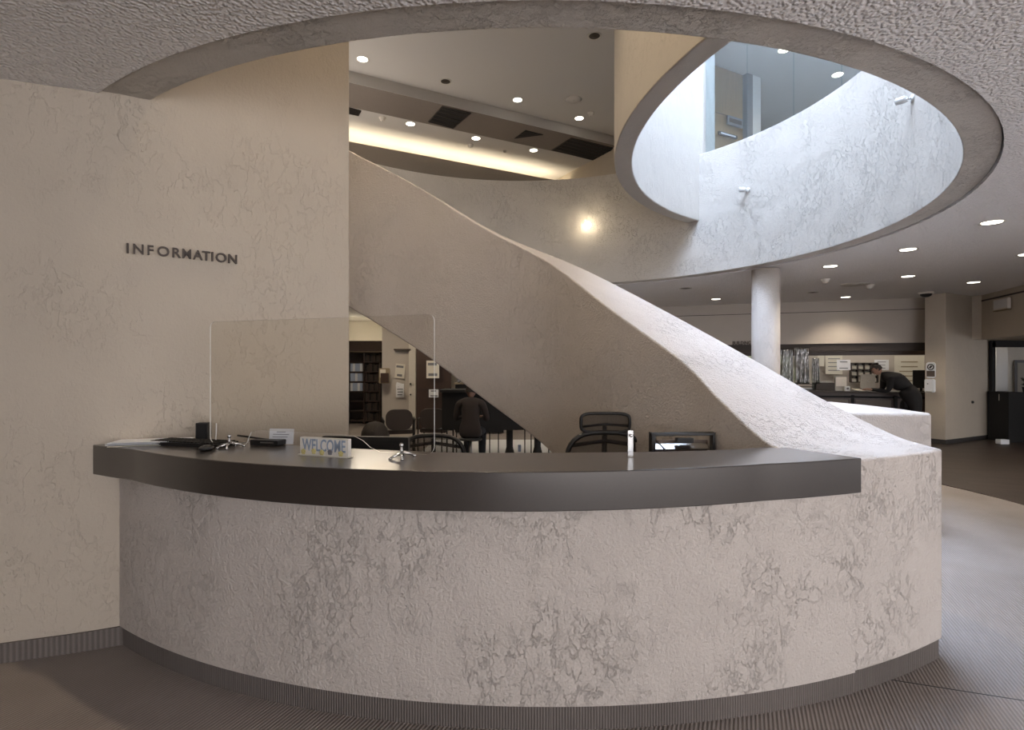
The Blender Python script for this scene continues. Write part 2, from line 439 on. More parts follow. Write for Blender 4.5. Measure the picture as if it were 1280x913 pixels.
# hanging curved wall around the skylight well
CC = (5.45, 5.525)
mb = MB(); arc_wall(mb, CC, 4.17, 4.37, 121, 219, 3.83, ZC2 + 2.6, 110)
o = mb.build('wall_hanging', plaster('hanging_wall_plaster', (.50, .46, .41), ridge=.5, fine=1.0, dist=.006), bevel=.012); tag(o, kind='structure'); smooth_by_angle(o)

# upper ceiling with the skylight opening
ca = [(CC[0] + 4.2 * cos(radians(a)), CC[1] + 4.2 * sin(radians(a))) for a in range(120, 222)]
ins = [p for p in ca if hypot(p[0] - CX, p[1] - CY) < 3.95]
p0, p1 = ins[0], ins[-1]            # far end, near end
b0 = atan2(p1[1] - CY, p1[0] - CX); b1 = atan2(p0[1] - CY, p0[0] - CX)
hole = ins + [(CX + 3.95 * cos(b0 + (b1 - b0) * i / 60), CY + 3.95 * sin(b0 + (b1 - b0) * i / 60)) for i in range(1, 60)]
slab_with_hole('ceiling_upper', RECT, hole, ZC2, ZC2 + .25, M['ceil_far'])
mb = MB(); n = len(hole)
mb.add([(p[0], p[1], ZC2 + .2) for p in hole] + [(p[0], p[1], ZC2 + 2.65) for p in hole], [(i, (i + 1) % n, n + (i + 1) % n, n + i) for i in range(n)])
o = mb.build('trim_2', M['white']); tag(o, kind='structure')
mb = MB(); mb.add([(p[0], p[1], ZC2 + 2.62) for p in hole], [list(range(n))]); o = mb.build('window_1', M['sky']); tag(o, kind='structure')

# information wall (gently bowed)
wp = spline([(-8.9, .7), (-5.2, 1.98), (-3.4, 2.58), (-2.59, 2.85), (-2.09, 3.055), (-1.66, 3.37), (-1.13, 3.90)], 8)
def wall_slab(path, th, z0, z1, side=1):
    A = []; B = []
    for i, p in enumerate(path):
        q0 = Vector(path[max(i - 1, 0)][:2]); q1 = Vector(path[min(i + 1, len(path) - 1)][:2]); t = (q1 - q0).normalized()
        nn = Vector((-t.y, t.x)) * side
        A.append((p[0], p[1])); B.append((p[0] + nn.x * th, p[1] + nn.y * th))
    mb = MB(); k = len(path); vs = []
    for a, b in zip(A, B): vs += [(a[0], a[1], z0), (b[0], b[1], z0), (b[0], b[1], z1), (a[0], a[1], z1)]
    fs = []
    for i in range(k - 1):
        for j in range(4): fs.append((i * 4 + j, (i + 1) * 4 + j, (i + 1) * 4 + (j + 1) % 4, i * 4 + (j + 1) % 4))
    fs += [(0, 1, 2, 3), tuple((k - 1) * 4 + j for j in (3, 2, 1, 0))]
    return mb.add(vs, fs)
o = wall_slab(wp, .28, 0, ZC2).build('wall_left', M['wall'], bevel=.012); tag(o, kind='structure'); smooth_by_angle(o)
def wall_point(px):
    k = (px - HX) / F
    for a, b in zip(wp, wp[1:]):
        fa = a[0] - k * a[1]; fb = b[0] - k * b[1]
        if fa * fb <= 0 and fa != fb:
            t = fa / (fa - fb)
            return Vector((a[0] + (b[0] - a[0]) * t, a[1] + (b[1] - a[1]) * t, 0)), atan2(b[1] - a[1], b[0] - a[0])
bp = [p for p in wp if p[0] < -1.95]
o = wall_slab(bp, .012, 0, .10, side=-1).build('baseboard_left', M['base']); tag(o, kind='structure')

# outer shell of the building
def plainwall(name, a, b, z0, z1, mat, th=.2):
    a = Vector(a); b = Vector(b); t = (b - a).normalized(); nn = Vector((-t.y, t.x)) * th
    o = MB().prism([tuple(a), tuple(b), tuple(b + nn), tuple(a + nn)], z0, z1).build(name, mat); return tag(o, kind='structure')
plainwall('wall_far', (-9, 17.5), (15, 17.5), 0, ZC, M['cream'])
plainwall('wall_far_upper', (-9, 18.8), (15, 18.8), ZF2, ZC2, M['greywall'])
plainwall('wall_right', (14.8, 3.5), (14.8, 18.8), 0, ZC2, M['greywall'], -.2)
plainwall('wall_outer_left', (-9, -6), (-9, 18.8), 0, ZC2, M['wall'], .2)
# wall behind the viewer with a big glazed entrance
plainwall('wall_back', (-9, -6), (-.5, -6), 0, ZC, M['wall'], -.2)
plainwall('wall_back_upper', (-9, -6), (15, -6), ZF2, ZC2, M['wall'], -.2)

# ------------------------------------------------------------------ information desk
DC = (.16, 6.28); DR = 3.97
aL = degs = math.degrees(atan2(3.06 - DC[1], -2.11 - DC[0]))
aS = math.degrees(atan2(2.585 - DC[1], 1.57 - DC[0]))        # where the counter ends
aE = math.degrees(atan2(2.865 - DC[1], 2.22 - DC[0]))
if aL > 0: aL -= 360
desk = empty('information_desk', (0, 2.6, 0), 'curved plaster information desk with dark brown countertop, in front of the stair', 'desk')
mb = MB(); arc_wall(mb, DC, DR, DR - .22, aL, aS, .10, .935, 110)
o = mb.build('desk_front', M['desk'], desk, world=True); smooth_by_angle(o)
mb = MB(); arc_wall(mb, DC, DR - .008, DR - .20, aL, aS, 0, .10, 110)
o = mb.build('kick_base', M['base'], desk, world=True); smooth_by_angle(o); o['label'] = 'dark ribbed carpet base'
front = [(-2.235, 2.985), (-2.08, 2.90)]
SCc = (0.0, 5.49); SR = 3.285
x = -1.92
while x <= 1.56:
    front.append((x, min(SCc[1] - sqrt(SR * SR - x * x), DC[1] - sqrt(4.0 ** 2 - (x - DC[0]) ** 2)))); x += .06
front.append((1.588, DC[1] - sqrt(4.0 ** 2 - (1.588 - DC[0]) ** 2)))
back = spline([(1.385, 2.93), (1.04, 2.80), (.62, 2.73), (0, 2.705), (-.39, 2.73), (-1.12, 2.95), (-1.355, 3.05), (-1.80, 3.20)], 6)
poly = front + back
mb = MB().prism(poly, .932, 1.09)
ctop = mb.build('countertop', M['laminate'], desk, world=True, bevel=.004, angle=50); smooth_by_angle(ctop, 30); ctop['label'] = 'dark brown laminate countertop'
# staff-side work surface under the counter
mb = MB(); arc_wall(mb, DC, 3.74, 3.0, -125, -74, .70, .735, 50)
o = mb.build('work_surface', M['laminate'], desk, world=True); smooth_by_angle(o)
for a in (-124, -104, -90, -75):
    a = radians(a); MB().box((DC[0] + 3.1 * cos(a), DC[1] + 3.1 * sin(a), .35), (.04, .04, .70), a).build('work_surface_leg', M['black'], desk, world=True)

# ------------------------------------------------------------------ staircase
# stations: inner plan x, y, top z, underside z
ST = [(1.44, 2.54, 1.078, 0.0), (1.34, 2.89, 1.10, 0.0), (1.19, 3.20, 1.315, 0.0), (1.05, 3.50, 1.55, .10), (.70, 4.06, 1.935, .42),
      (.302, 4.70, 2.39, .815), (-.255, 5.10, 2.775, 1.21), (-.926, 5.40, 3.26, 1.685), (-1.60, 5.60, 3.66, 2.09), (-2.3, 5.78, 4.08, 2.5), (-3.0, 6.0, 4.5, 2.95), (-3.3, 6.2, 4.75, 3.2)]
BE = [(489, 210.6), (555, 245), (605, 273), (661, 304), (711, 327), (769, 357.5), (851, 398.6), (917, 436.4), (976, 467.6), (1048, 510.4), (1100, 537), (1146, 554), (1187, 565.5)]
W = [0.0] * len(ST)
def be_y(x):
    if x <= BE[0][0]: return BE[0][1] + (x - BE[0][0]) * .52
    for a, b in zip(BE, BE[1:]):
        if a[0] <= x <= b[0]: return a[1] + (b[1] - a[1]) * (x - a[0]) / (b[0] - a[0])
    return BE[-1][1] + (x - BE[-1][0]) * .4
NORM = []; OUT = []
for i, s in enumerate(ST):
    q0 = Vector(ST[max(i - 1, 1)][:2]); q1 = Vector(ST[min(i + 1, len(ST) - 1)][:2]); t = (q1 - q0).normalized()
    nn = Vector((t.y, -t.x)); NORM.append(nn)
    w = .05; best = (1e9, .25)
    while w < 1.1:
        X = s[0] + nn.x * w; Y = s[1] + nn.y * w
        px = HX + X / Y * F; py = HY + (EYE - s[2]) / Y * F
        e = abs(py - be_y(px))
        if e < best[0]: best = (e, w)
        w += .005
    OUT.append(best[1])
OUT = [max(.22, w) for w in OUT]
for i in range(6, len(OUT)): OUT[i] = min(OUT[i], .24)
print('widths', [round(w, 2) for w in OUT])
outer = [(2.22, 2.865)] + [(ST[i][0] + NORM[i].x * OUT[i], ST[i][1] + NORM[i].y * OUT[i]) for i in range(1, len(ST))]
print('outer', [(round(a, 2), round(b, 2)) for a, b in outer])
sts = spline([(*ST[i], *outer[i]) for i in range(len(ST))], 8)
K = 8; rows = []
stairs = empty('staircase', (.5, 4.2, 0), 'broad curving plaster staircase rising to the left behind the information desk', 'staircase')
vs = []; fs = []
for i, (x, y, zt, zb, ox, oy) in enumerate(sts):
    row = []
    zt = max(zt, 1.078)
    zb = max(zb, 0) if zb > .06 else 0.0
    if i == 0: zb = 0
    for k in range(K + 1):
        t = k / K; qx = x + (ox - x) * t; qy = y + (oy - y) * t
        if i <= 8:      # front row lies on the desk's own curve, fading out
            rr = hypot(qx - DC[0], qy - DC[1]); want = DR
            s_ = max(0, 1 - i / 8.0)
            kk = 1 + (want / rr - 1) * s_ * (4 * t * (1 - t) if i else 1)
            if i == 0: qx = DC[0] + (qx - DC[0]) * kk * .9994; qy = DC[1] + (qy - DC[1]) * kk * .9994
        row.append((qx, qy))
    rows.append((row, zt, max(zb, .10)))
def vid(i, k, lvl): return (i * (K + 1) + k) * 2 + lvl
for row, zt, zb in rows:
    for (qx, qy) in row: vs += [(qx, qy, max(zb, .0)), (qx, qy, zt)]
n = len(rows)
for i in range(n - 1):
    for k in range(K):
        fs.append((vid(i, k, 1), vid(i + 1, k, 1), vid(i + 1, k + 1, 1), vid(i, k + 1, 1)))
        fs.append((vid(i, k, 0), vid(i, k + 1, 0), vid(i + 1, k + 1, 0), vid(i + 1, k, 0)))
    fs.append((vid(i, 0, 0), vid(i + 1, 0, 0), vid(i + 1, 0, 1), vid(i, 0, 1)))
    fs.append((vid(i, K, 0), vid(i, K, 1), vid(i + 1, K, 1), vid(i + 1, K, 0)))
for i in (0, n - 1):
    for k in range(K): fs.append((vid(i, k, 0), vid(i, k + 1, 0), vid(i, k + 1, 1), vid(i, k, 1)))
o = MB().add(vs, fs).build('parapet', M['para'], stairs, world=True, bevel=.05, bseg=5, angle=42); smooth_by_angle(o, 42)
bi = [r_ for r_ in rows if r_[2] <= .101]
bpoly = [q for q in bi[0][0]] + [r_[0][K] for r_ in bi[1:]] + [r_[0][0] for r_ in reversed(bi[1:])]
cc_ = Vector((sum(p[0] for p in bpoly) / len(bpoly), sum(p[1] for p in bpoly) / len(bpoly)))
bpoly = [tuple(Vector(p) + (cc_ - Vector(p)).normalized() * .012) for p in bpoly]
o = MB().prism(bpoly, 0, .101).build('base_strip', M['base'], stairs, world=True); smooth_by_angle(o)
# steps behind the parapet
mb = MB(); hgt = .17; k = 1; base_k = 3
def STEPZ(k): return .17 + (k - 4) * .257 if k < 8 else hgt * k - .162
arcs = [s for s in sts]
def at_h(z):
    for a, b in zip(arcs, arcs[1:]):
        if a[2] <= z <= b[2] and b[2] > a[2]:
            t = (z - a[2]) / (b[2] - a[2]); return [a[j] + (b[j] - a[j]) * t for j in range(6)]
    return None
while True:
    a = at_h(1.105 + hgt * (k - 1)); b = at_h(1.105 + hgt * k)
    if not a or not b or k > 20: break
    def op(s, w):
        d = Vector((s[4] - s[0], s[5] - s[1])).normalized(); return (s[4] + d.x * w, s[5] + d.y * w)
    w_ = 1.05
    a_i, b_i, a_o, b_o = op(a, -.04), op(b, -.04), op(a, w_), op(b, w_)
    if k > base_k: mb.prism([a_i, a_o, b_o, b_i], max(0, STEPZ(k) - .32), STEPZ(k))
    k += 1
mb.build('steps', M['carpet'], stairs, world=True)

# low broad end of the stair's outer parapet
lo = empty('low_plaster_wall', (3.4, 6.0, 0), 'low white plaster wall end behind the foot of the stair', 'low wall')
poly = [(3.02, 5.17), (3.87, 5.155), (3.965, 5.7), (3.99, 6.27), (3.95, 6.9), (3.3, 7.15), (3.05, 6.3)]
mb = MB().prism(poly, .1, 1.082); o = mb.build('wall_block', M['para'], lo, world=True, bevel=.03, bseg=3)
pc = (3.5, 6.1)
mb = MB().prism([(pc[0] + (p[0] - pc[0]) * .985, pc[1] + (p[1] - pc[1]) * .985) for p in poly], 0, .1); mb.build('base_strip', M['base'], lo, world=True)

# round column
colm = empty('column', (3.76, 8.30, 0), 'round white plaster column under the curved parapet', 'column')
MB().lathe([(.001, 0), (.195, 0), (.195, ZC - .02), (.001, ZC - .02)], n=48).build('shaft', M['para'], colm)
MB().lathe([(.197, 0), (.205, 0), (.205, .1), (.197, .1)], n=48).build('base_ring', M['darkbase'], colm)

# ------------------------------------------------------------------ lettering
def text_mesh(ch, size, depth, mat, name, parent=None, bold=0.0, sx=1.0):
    cu = bpy.data.curves.new(name, 'FONT'); cu.body = ch; cu.size = size; cu.extrude = depth / 2; cu.align_x = 'CENTER'; cu.align_y = 'BOTTOM_BASELINE'
    cu.offset = bold; cu.resolution_u = 4
    to = bpy.data.objects.new('tmp_text', cu); COL.objects.link(to)
    bpy.context.view_layer.update()
    dg = bpy.context.evaluated_depsgraph_get()
    me = bpy.data.meshes.new_from_object(to.evaluated_get(dg))
    bpy.data.objects.remove(to); bpy.data.curves.remove(cu)
    me.name = name; me.materials.clear(); me.materials.append(mat)
    # stand the letter up: text x -> x, text y -> z, depth -> -y
    for v in me.vertices:
        c = v.co.copy(); v.co = (c.x * sx, -c.z, c.y)
    o = bpy.data.objects.new(name, me); COL.objects.link(o)
    if parent: o.parent = parent
    return o
wc, rz = wall_point(225)
sg = empty('wall_lettering', (wc.x, wc.y, 2.12), 'dark metal letters reading INFORMATION on the curved plaster wall at left', 'sign')
for ch, px in zip('INFORMATION', (160, 173.3, 187.8, 204, 219.8, 233, 246.8, 257.3, 264.8, 275.7, 290)):
    p, rz = wall_point(px)
    nn = Vector((sin(rz), -cos(rz), 0))
    o = text_mesh(ch, .076, .012, M['bronze'], 'letter', sg, bold=.0012, sx={'M': .86, 'O': 1.0, 'A': .92, 'R': .95}.get(ch, .95))
    o.location = Vector((p.x, p.y, 2.124)) + nn * .014 - Vector(sg.location); o.rotation_euler = (0, 0, rz)

# ------------------------------------------------------------------ things on the counter
ZT = 1.0905
# acrylic screen
A = Vector((-1.57, 2.915, 0)); B = Vector((-.345, 2.49, 0)); dirv = (B - A).normalized(); Ls = (B - A).length
scr = empty('acrylic_screen', (A + B) / 2 + Vector((0, 0, ZT)), 'clear acrylic sneeze screen standing on the left half of the counter', 'screen', rz=atan2(dirv.y, dirv.x))
def rc(cx, cz, r, a0, a1, n=6): return [(cx + r * cos(radians(a0 + (a1 - a0) * i / n)), cz + r * sin(radians(a0 + (a1 - a0) * i / n))) for i in range(n + 1)]
h = Ls / 2; zt = .648
prof = []
prof += rc(-h + .03, .05, .03, 180, 270)[:] 
prof += [(-h + .20, .02)] + rc(-h + .22, .05, .03, -70, 0, 3) + [(-h + .27, .085), (-h + .31, .095)]
prof += [(h - .52, .095), (h - .42, .09), (h - .37, .07), (h - .33, .04), (h - .28, .022)]
prof += rc(h - .04, .062, .04, 270, 360) + rc(h - .03, zt - .03, .03, 0, 90) + rc(-h + .03, zt - .03, .03, 90, 180)
T = .006; n = len(prof)
vs = [(p[0], -T / 2, p[1]) for p in prof] + [(p[0], T / 2, p[1]) for p in prof]
pane_ = MB().add(vs, [list(range(n)), list(range(2 * n - 1, n - 1, -1))]).build('pane', M['acrylic'], scr)
mb = MB(); mb.add(vs, [(i, (i + 1) % n, n + (i + 1) % n, n + i) for i in range(n)]); o = mb.build('polished_edge', M['edge'], pane_)
for cxp in (-h + .137 + .0, h - .16):
    mb = MB()
    # two curved feet crossing the pane
    for s in (-1, 1):
        mb.tube([(cxp - .030, s * .055, .006), (cxp - .014, s * .035, .016), (cxp, s * .008, .024), (cxp, 0, .026)], [.005, .006, .008, .008], 8)
        mb.tube([(cxp + .030, s * .055, .006), (cxp + .014, s * .035, .016), (cxp, s * .008, .024)], [.005, .006, .008], 8)
    for sx in (-1, 1):
        for s in (-1, 1): mb.lathe([(.001, 0), (.008, 0), (.007, .008), (.001, .009)], (cxp + sx * .030, s * .056, 0), 12)
    mb.tube([(cxp, -.010, .02), (cxp, -.010, .058)], .006, 10); mb.ball((cxp, -.011, .060), .010); mb.ball((cxp, -.011, .036), .008)
    mb.build('clamp_foot', M['chrome'], scr)

# second little clear stand
p = at_z(788, 571, ZT)
st = empty('acrylic_stand', p, 'small upright clear acrylic holder on the counter in front of the mesh chair', 'stand')
MB().rbox((0, 0, .002), (.028, .07, .004), .001).build('foot', M['acrylic'], st)
MB().rbox((0, 0, .0625), (.024, .012, .117), .003).build('upright', clear('frosted_acrylic', (.85, .85, .84), 3.0, rough=.25, base=.10), st)
MB().lathe([(.001, 0), (.007, 0), (.007, .008), (.001, .008)], (0, -.007, .098), 12, (0, -1, 0)).build('screw', M['chrome'], st)

# WELCOME block
a = at_z(375, 569, ZT); b = at_z(435, 573, ZT); d = b - a; rz = atan2(d.y, d.x); wl = d.length
ws = empty('welcome_sign', (a + b) / 2, 'cream block sign reading WELCOME with painted flowers, on the counter', 'sign', rz=rz)
hh = .079
MB().rbox((0, .012, .006 + hh / 2), (wl, .022, hh), .002).build('block', M['cream'], ws)
MB().rbox((0, .010, .003), (wl + .012, .034, .006), .002).build('plinth', M['papery'], ws)
o = text_mesh('WELCOME', .078, .002, M['blueink'], 'lettering', ws, bold=.0012, sx=.62)
me = o.data; xs = [v.co.x for v in me.vertices]; k = (wl * .90) / (max(xs) - min(xs)); mid = (max(xs) + min(xs)) / 2
for v in me.vertices: v.co.x = (v.co.x - mid) * k
o.location = (0, -.0005, .024)
for i, fx in enumerate((-.42, -.2, -.03, .14, .36)):
    mb = MB(); c = (fx * wl, -.002, .018 + .004 * (i % 2))
    mt = M['yellow'] if i != 3 else M['ink']
    for k in range(5):
        aa = 2 * pi * k / 5 + .3; mb.ball((c[0] + .0075 * cos(aa), c[1], c[2] + .0075 * sin(aa)), .0068, 6, (1, .3, 1))
    mb.ball(c, .004, 6, (1, .7, 1)); mb.build('flower', mt, ws)

# keyboard
a = at_z(170, 557.5, ZT); b = at_z(262, 563.5, ZT)
kb = empty('keyboard', (-1.70, 2.985, ZT), 'black keyboard lying flat at the left end of the counter', 'keyboard', rz=-.27)
MB().rbox((0, 0, .009), (.45, .15, .018), .006).build('body', M['black'], kb)
mb = MB()
for r in range(5):
    for c in range(18):
        mb.box((-.204 + c * .024, -.055 + r * .027, .020), (.0195, .021, .007))
mb.build('keys', M['blackmat'], kb)
# mouse
ms = empty('computer_mouse', at_z(258, 563.5, ZT), 'black computer mouse at the right end of the keyboard', 'mouse')
MB().ball((0, 0, .013), .03, 10, (1, 1.6, .5)).build('shell', M['black'], ms)
MB().ball((0, -.02, .0262), .006, 8, (.5, 1, .5)).build('wheel', M['steel'], ms)
# black speaker / card box
p = at_z(254.5, 553, ZT)
bx = empty('black_speaker', p, 'small upright black desk speaker near the wall', 'speaker', rz=.1)
MB().rbox((0, 0, .058), (.062, .05, .10), .004).build('case', M['black'], bx)
MB().rbox((0, 0, .004), (.05, .045, .008), .002).build('foot', M['blackmat'], bx)
MB().rbox((0, -.0265, .058), (.05, .002, .088), .003).build('grille', M['blackmat'], bx)
# white cable along the screen edge
mb = MB(); mb.tube(spline([(-1.60, 3.03, 1.20), (-1.595, 3.02, 1.15), (-1.585, 3.0, 1.11), (-1.55, 2.98, 1.096), (-1.50, 2.99, 1.094)], 5), .003, 8)
o = mb.build('cable', M['paper']); tag(o, 'thin white cable curling down beside the black desk speaker', 'cable')
# paper stack at far left
pp = empty('paper_stack', (-1.93, 3.02, ZT), 'loose white papers on the left end of the counter beside the wall', 'papers', rz=.30)
for i in range(4):
    MB().box((random.uniform(-.02, .02), random.uniform(-.012, .012), .002 + i * .006), (.36, .17, .0024), random.uniform(-.08, .08)).build('sheet', M['paper'] if i else M['papery'], pp)
# pens and a slim black tray
p = at_z(335, 558.5, ZT)
tr = empty('card_reader', p + Vector((-.03, .07, 0)), 'slim black card reader lying near the white notice on the counter', 'card reader', rz=-.25)
MB().rbox((0, 0, .014), (.17, .07, .028), .006).build('body', M['black'], tr)
MB().box((.02, -.036, .016), (.08, .002, .006)).build('slot', M['steel'], tr)
mb = MB(); a = Vector((-1.48, 3.02, 1.135)); b = Vector((-1.20, 3.0, 1.10))
mb.tube([a, b], .005, 8); mb.tube([b, b + (b - a).normalized() * .012], [.005, .001], 8)
o = mb.build('pen', M['black']); tag(o, 'black pen leaning on the left clamp of the acrylic screen', 'pen')
# white notice standing
a = at_z(331, 553, ZT + .0); b = at_z(364, 557.5, ZT)
nt_ = empty('notice_card', (-1.235, 3.0, ZT), 'white printed notice card standing at the back edge of the counter', 'card', rz=-.12)
rot = Matrix.Rotation(-.12, 3, 'X')
MB().box((0, .0, .042), (.138, .002, .082), rot=rot).build('card', M['paper'], nt_)
mb = MB()
for i, (w_, x_) in enumerate(((.05, 0), (.09, 0), (.085, -.005), (.06, -.01))): mb.box((x_, -.004 + (-.03 + .042 - .0) * 0 , .066 - i * .013), (w_, .0012, .003), rot=rot)
for v in mb.v: v.y -= .0015 - (v.z - .042) * .12
mb.build('printed_lines', M['ink'], nt_)
MB().box((0, .022, .004), (.10, .05, .004)).build('stand', M['acrylic'], nt_)

# ------------------------------------------------------------------ behind the desk
# monitor seen from behind, only its top shows above the counter
mo = empty('desk_monitor', (-.82, 3.14, .735), 'black computer monitor behind the counter under the acrylic screen', 'monitor', rz=-.12)
MB().rbox((0, 0, .225), (.50, .035, .31), .008).build('bezel', M['black'], mo)
MB().rbox((0, -.028, .22), (.30, .03, .18), .01).build('rear_housing', M['blackmat'], mo)
MB().tube([(0, -.01, .01), (0, -.01, .10)], .02, 10).build('neck', M['black'], mo)
MB().lathe([(.001, 0), (.11, 0), (.10, .012), (.001, .014)]).build('base', M['black'], mo)
# tray with a small black device on the right
a = at_d(818, 562, 3.15); b = at_d(897, 562, 3.15)
ty = empty('document_tray', ((a.x + b.x) / 2, 3.22, .735), 'black framed open tray holding a small black device, behind the counter at right', 'tray', rz=.05)
w = .37; hz = .392
mb = MB()
mb.box((0, 0, hz - .008), (w, .045, .016)); mb.box((-w / 2 + .012, 0, hz / 2), (.024, .045, hz)); mb.box((w / 2 - .008, 0, hz / 2), (.016, .045, hz))
mb.box((0, 0, .01), (w, .045, .02)); fr_ = mb.build('frame', M['black'], ty, bevel=.003)
MB().box((0, .06, hz / 2 - .02), (w - .03, .012, hz - .06)).build('back_panel', plain('brown_board', (.20, .15, .125), .4), ty)
sh_ = MB().box((.0, .035, hz - .080), (w - .05, .07, .006), rot=Matrix.Rotation(.5, 3, 'X')).build('shelf', M['steel'], ty)
MB().rbox((.02, .02, hz - .046), (.095, .04, .028), .005).build('small_device', M['black'], ty)
MB().tube([(-w / 2 + .035, -.0, hz - .045), (-w / 2 + .085, -.01, hz - .10)], .005, 8).build('rail', M['steel'], ty)

def office_chair(name, loc, rz, label, head=True, rounded=False):
    ch = empty(name, loc, label, 'chair', rz=rz)
    # five star base
    mb = MB(); casters = []
    for k in range(5):
        a = 2 * pi * k / 5 + .3
        mb.tube([(0, 0, .10), (.28 * cos(a), .28 * sin(a), .07)], [.025, .015], 8)
        wh = MB(); casters.append(wh); wh.lathe([(.001, -.018), (.028, -.018), (.028, .018), (.001, .018)], (.29 * cos(a), .29 * sin(a), .030), 14, (-sin(a), cos(a), 0))
    sb_ = mb.build('star_base', M['black'], ch)
    for wh in casters: wh.build('caster', M['blackmat'], sb_)
    MB().tube([(0, 0, .08), (0, 0, .42)], .028, 12).build('gas_post', M['steel'], ch)
    MB().rbox((0, 0, .45), (.48, .46, .07), .03).build('seat', M['mesh'], ch, bevel=.02)
    # curved back, facing -y (towards counter)
    if rounded:
        H0, H1, Wd = .56, .97, .25
    else:
        H0, H1, Wd = .56, 1.055, .27
    fr = []
    for i in range(33):
        a = 2 * pi * i / 32
        e = 3.0
        cx = abs(cos(a)) ** (2 / e) * (1 if cos(a) >= 0 else -1); cz = abs(sin(a)) ** (2 / e) * (1 if sin(a) >= 0 else -1)
        x_ = cx * Wd; z_ = (H0 + H1) / 2 + cz * (H1 - H0) / 2
        fr.append((x_, .24 - .9 * (x_ * x_) * -.6 * -1 + 0, z_))
    MB().tube(fr[:-1], .017, 8, closed=True).build('back_frame', M['black'], ch)
    mb = MB(); vs = [((p[0]) * .98, p[1], (p[2])) for p in fr[:-1]]; vs.append((0, .235, (H0 + H1) / 2)); k = len(vs) - 1
    mb.add(vs, [(i, (i + 1) % k, k) for i in range(k)], True); bm_ = mb.build('back_mesh', M['mesh_net'], ch); so = bm_.modifiers.new('s', 'SOLIDIFY'); so.thickness = .006
    MB().tube([(0, .10, .42), (0, .28, .46), (0, .285, .8), (0, .25, H1 - .02)], [.022, .022, .018, .018], 8).build('spine', M['black'], ch)
    mb = MB(); mb.tube([(-Wd * .9, .225, H1 - .09), (0, .25, H1 - .06), (Wd * .9, .225, H1 - .09)], .014, 8); mb.build('back_brace', M['black'], ch)
    for s in (-1, 1):
        mb = MB(); mb.tube([(s * .22, .05, .45), (s * .30, .04, .47), (s * .30, .04, .66)], .014, 8); mb.build('arm_post', M['black'], ch)
        MB().rbox((s * .30, .0, .675), (.07, .25, .025), .01).build('armrest', M['black'], ch)
    if head:
        hp = []
        for i in range(32):
            a = 2 * pi * i / 32; e = 4.5
            cx = abs(cos(a)) ** (2 / e) * (1 if cos(a) >= 0 else -1); cz = abs(sin(a)) ** (2 / e) * (1 if sin(a) >= 0 else -1)
            x_ = cx * .168; hp.append((x_, .235 - .5 * x_ * x_, 1.122 + cz * .065))
        hf = MB().tube(hp, .011, 8, closed=True).build('headrest_frame', M['black'], ch)
        mb = MB(); vs = hp + [(0, .232, 1.122)]; mb.add(vs, [(i, (i + 1) % 32, 32) for i in range(32)], True)
        b_ = mb.build('headrest_mesh', M['mesh_net'], hf); so = b_.modifiers.new('s', 'SOLIDIFY'); so.thickness = .005
        mb = MB().tube([(-.16, .232, 1.095), (0, .235, 1.112), (.16, .232, 1.10)], .009, 8); mb.build('headrest_bar', M['black'], ch)
        MB().tube([(0, .25, 1.02), (0, .25, 1.10)], .015, 8).build('headrest_stem', M['black'], ch)
    return ch
office_chair('office_chair', (.64, 3.62, 0), .0, 'black mesh office chair with a headrest behind the counter')
office_chair('office_chair', (-.62, 4.15, 0), .0, 'dark round-backed office chair without headrest, behind the acrylic screen', head=False, rounded=True)

# ------------------------------------------------------------------ people
def skin_body(name, nodes, edges, mat, parent, sub=2):
    me = bpy.data.meshes.new(name)
    me.from_pydata([n[0] for n in nodes], edges, [])
    o = bpy.data.objects.new(name, me); COL.objects.link(o)
    md = o.modifiers.new('skin', 'SKIN'); md.use_smooth_shade = True
    for i, n in enumerate(nodes):
        sv = me.skin_vertices[0].data[i]; r = n[1]
        sv.radius = r if isinstance(r, tuple) else (r, r); sv.use_root = (i == 0)
    ss = o.modifiers.new('sub', 'SUBSURF'); ss.levels = sub; ss.render_levels = sub
    bpy.context.view_layer.update()
    dg = bpy.context.evaluated_depsgraph_get()
    nm = bpy.data.meshes.new_from_object(o.evaluated_get(dg))
    bpy.data.objects.remove(o)
    nm.name = name; nm.materials.clear(); nm.materials.append(mat)
    o = bpy.data.objects.new(name, nm); COL.objects.link(o); o.parent = parent
    return o
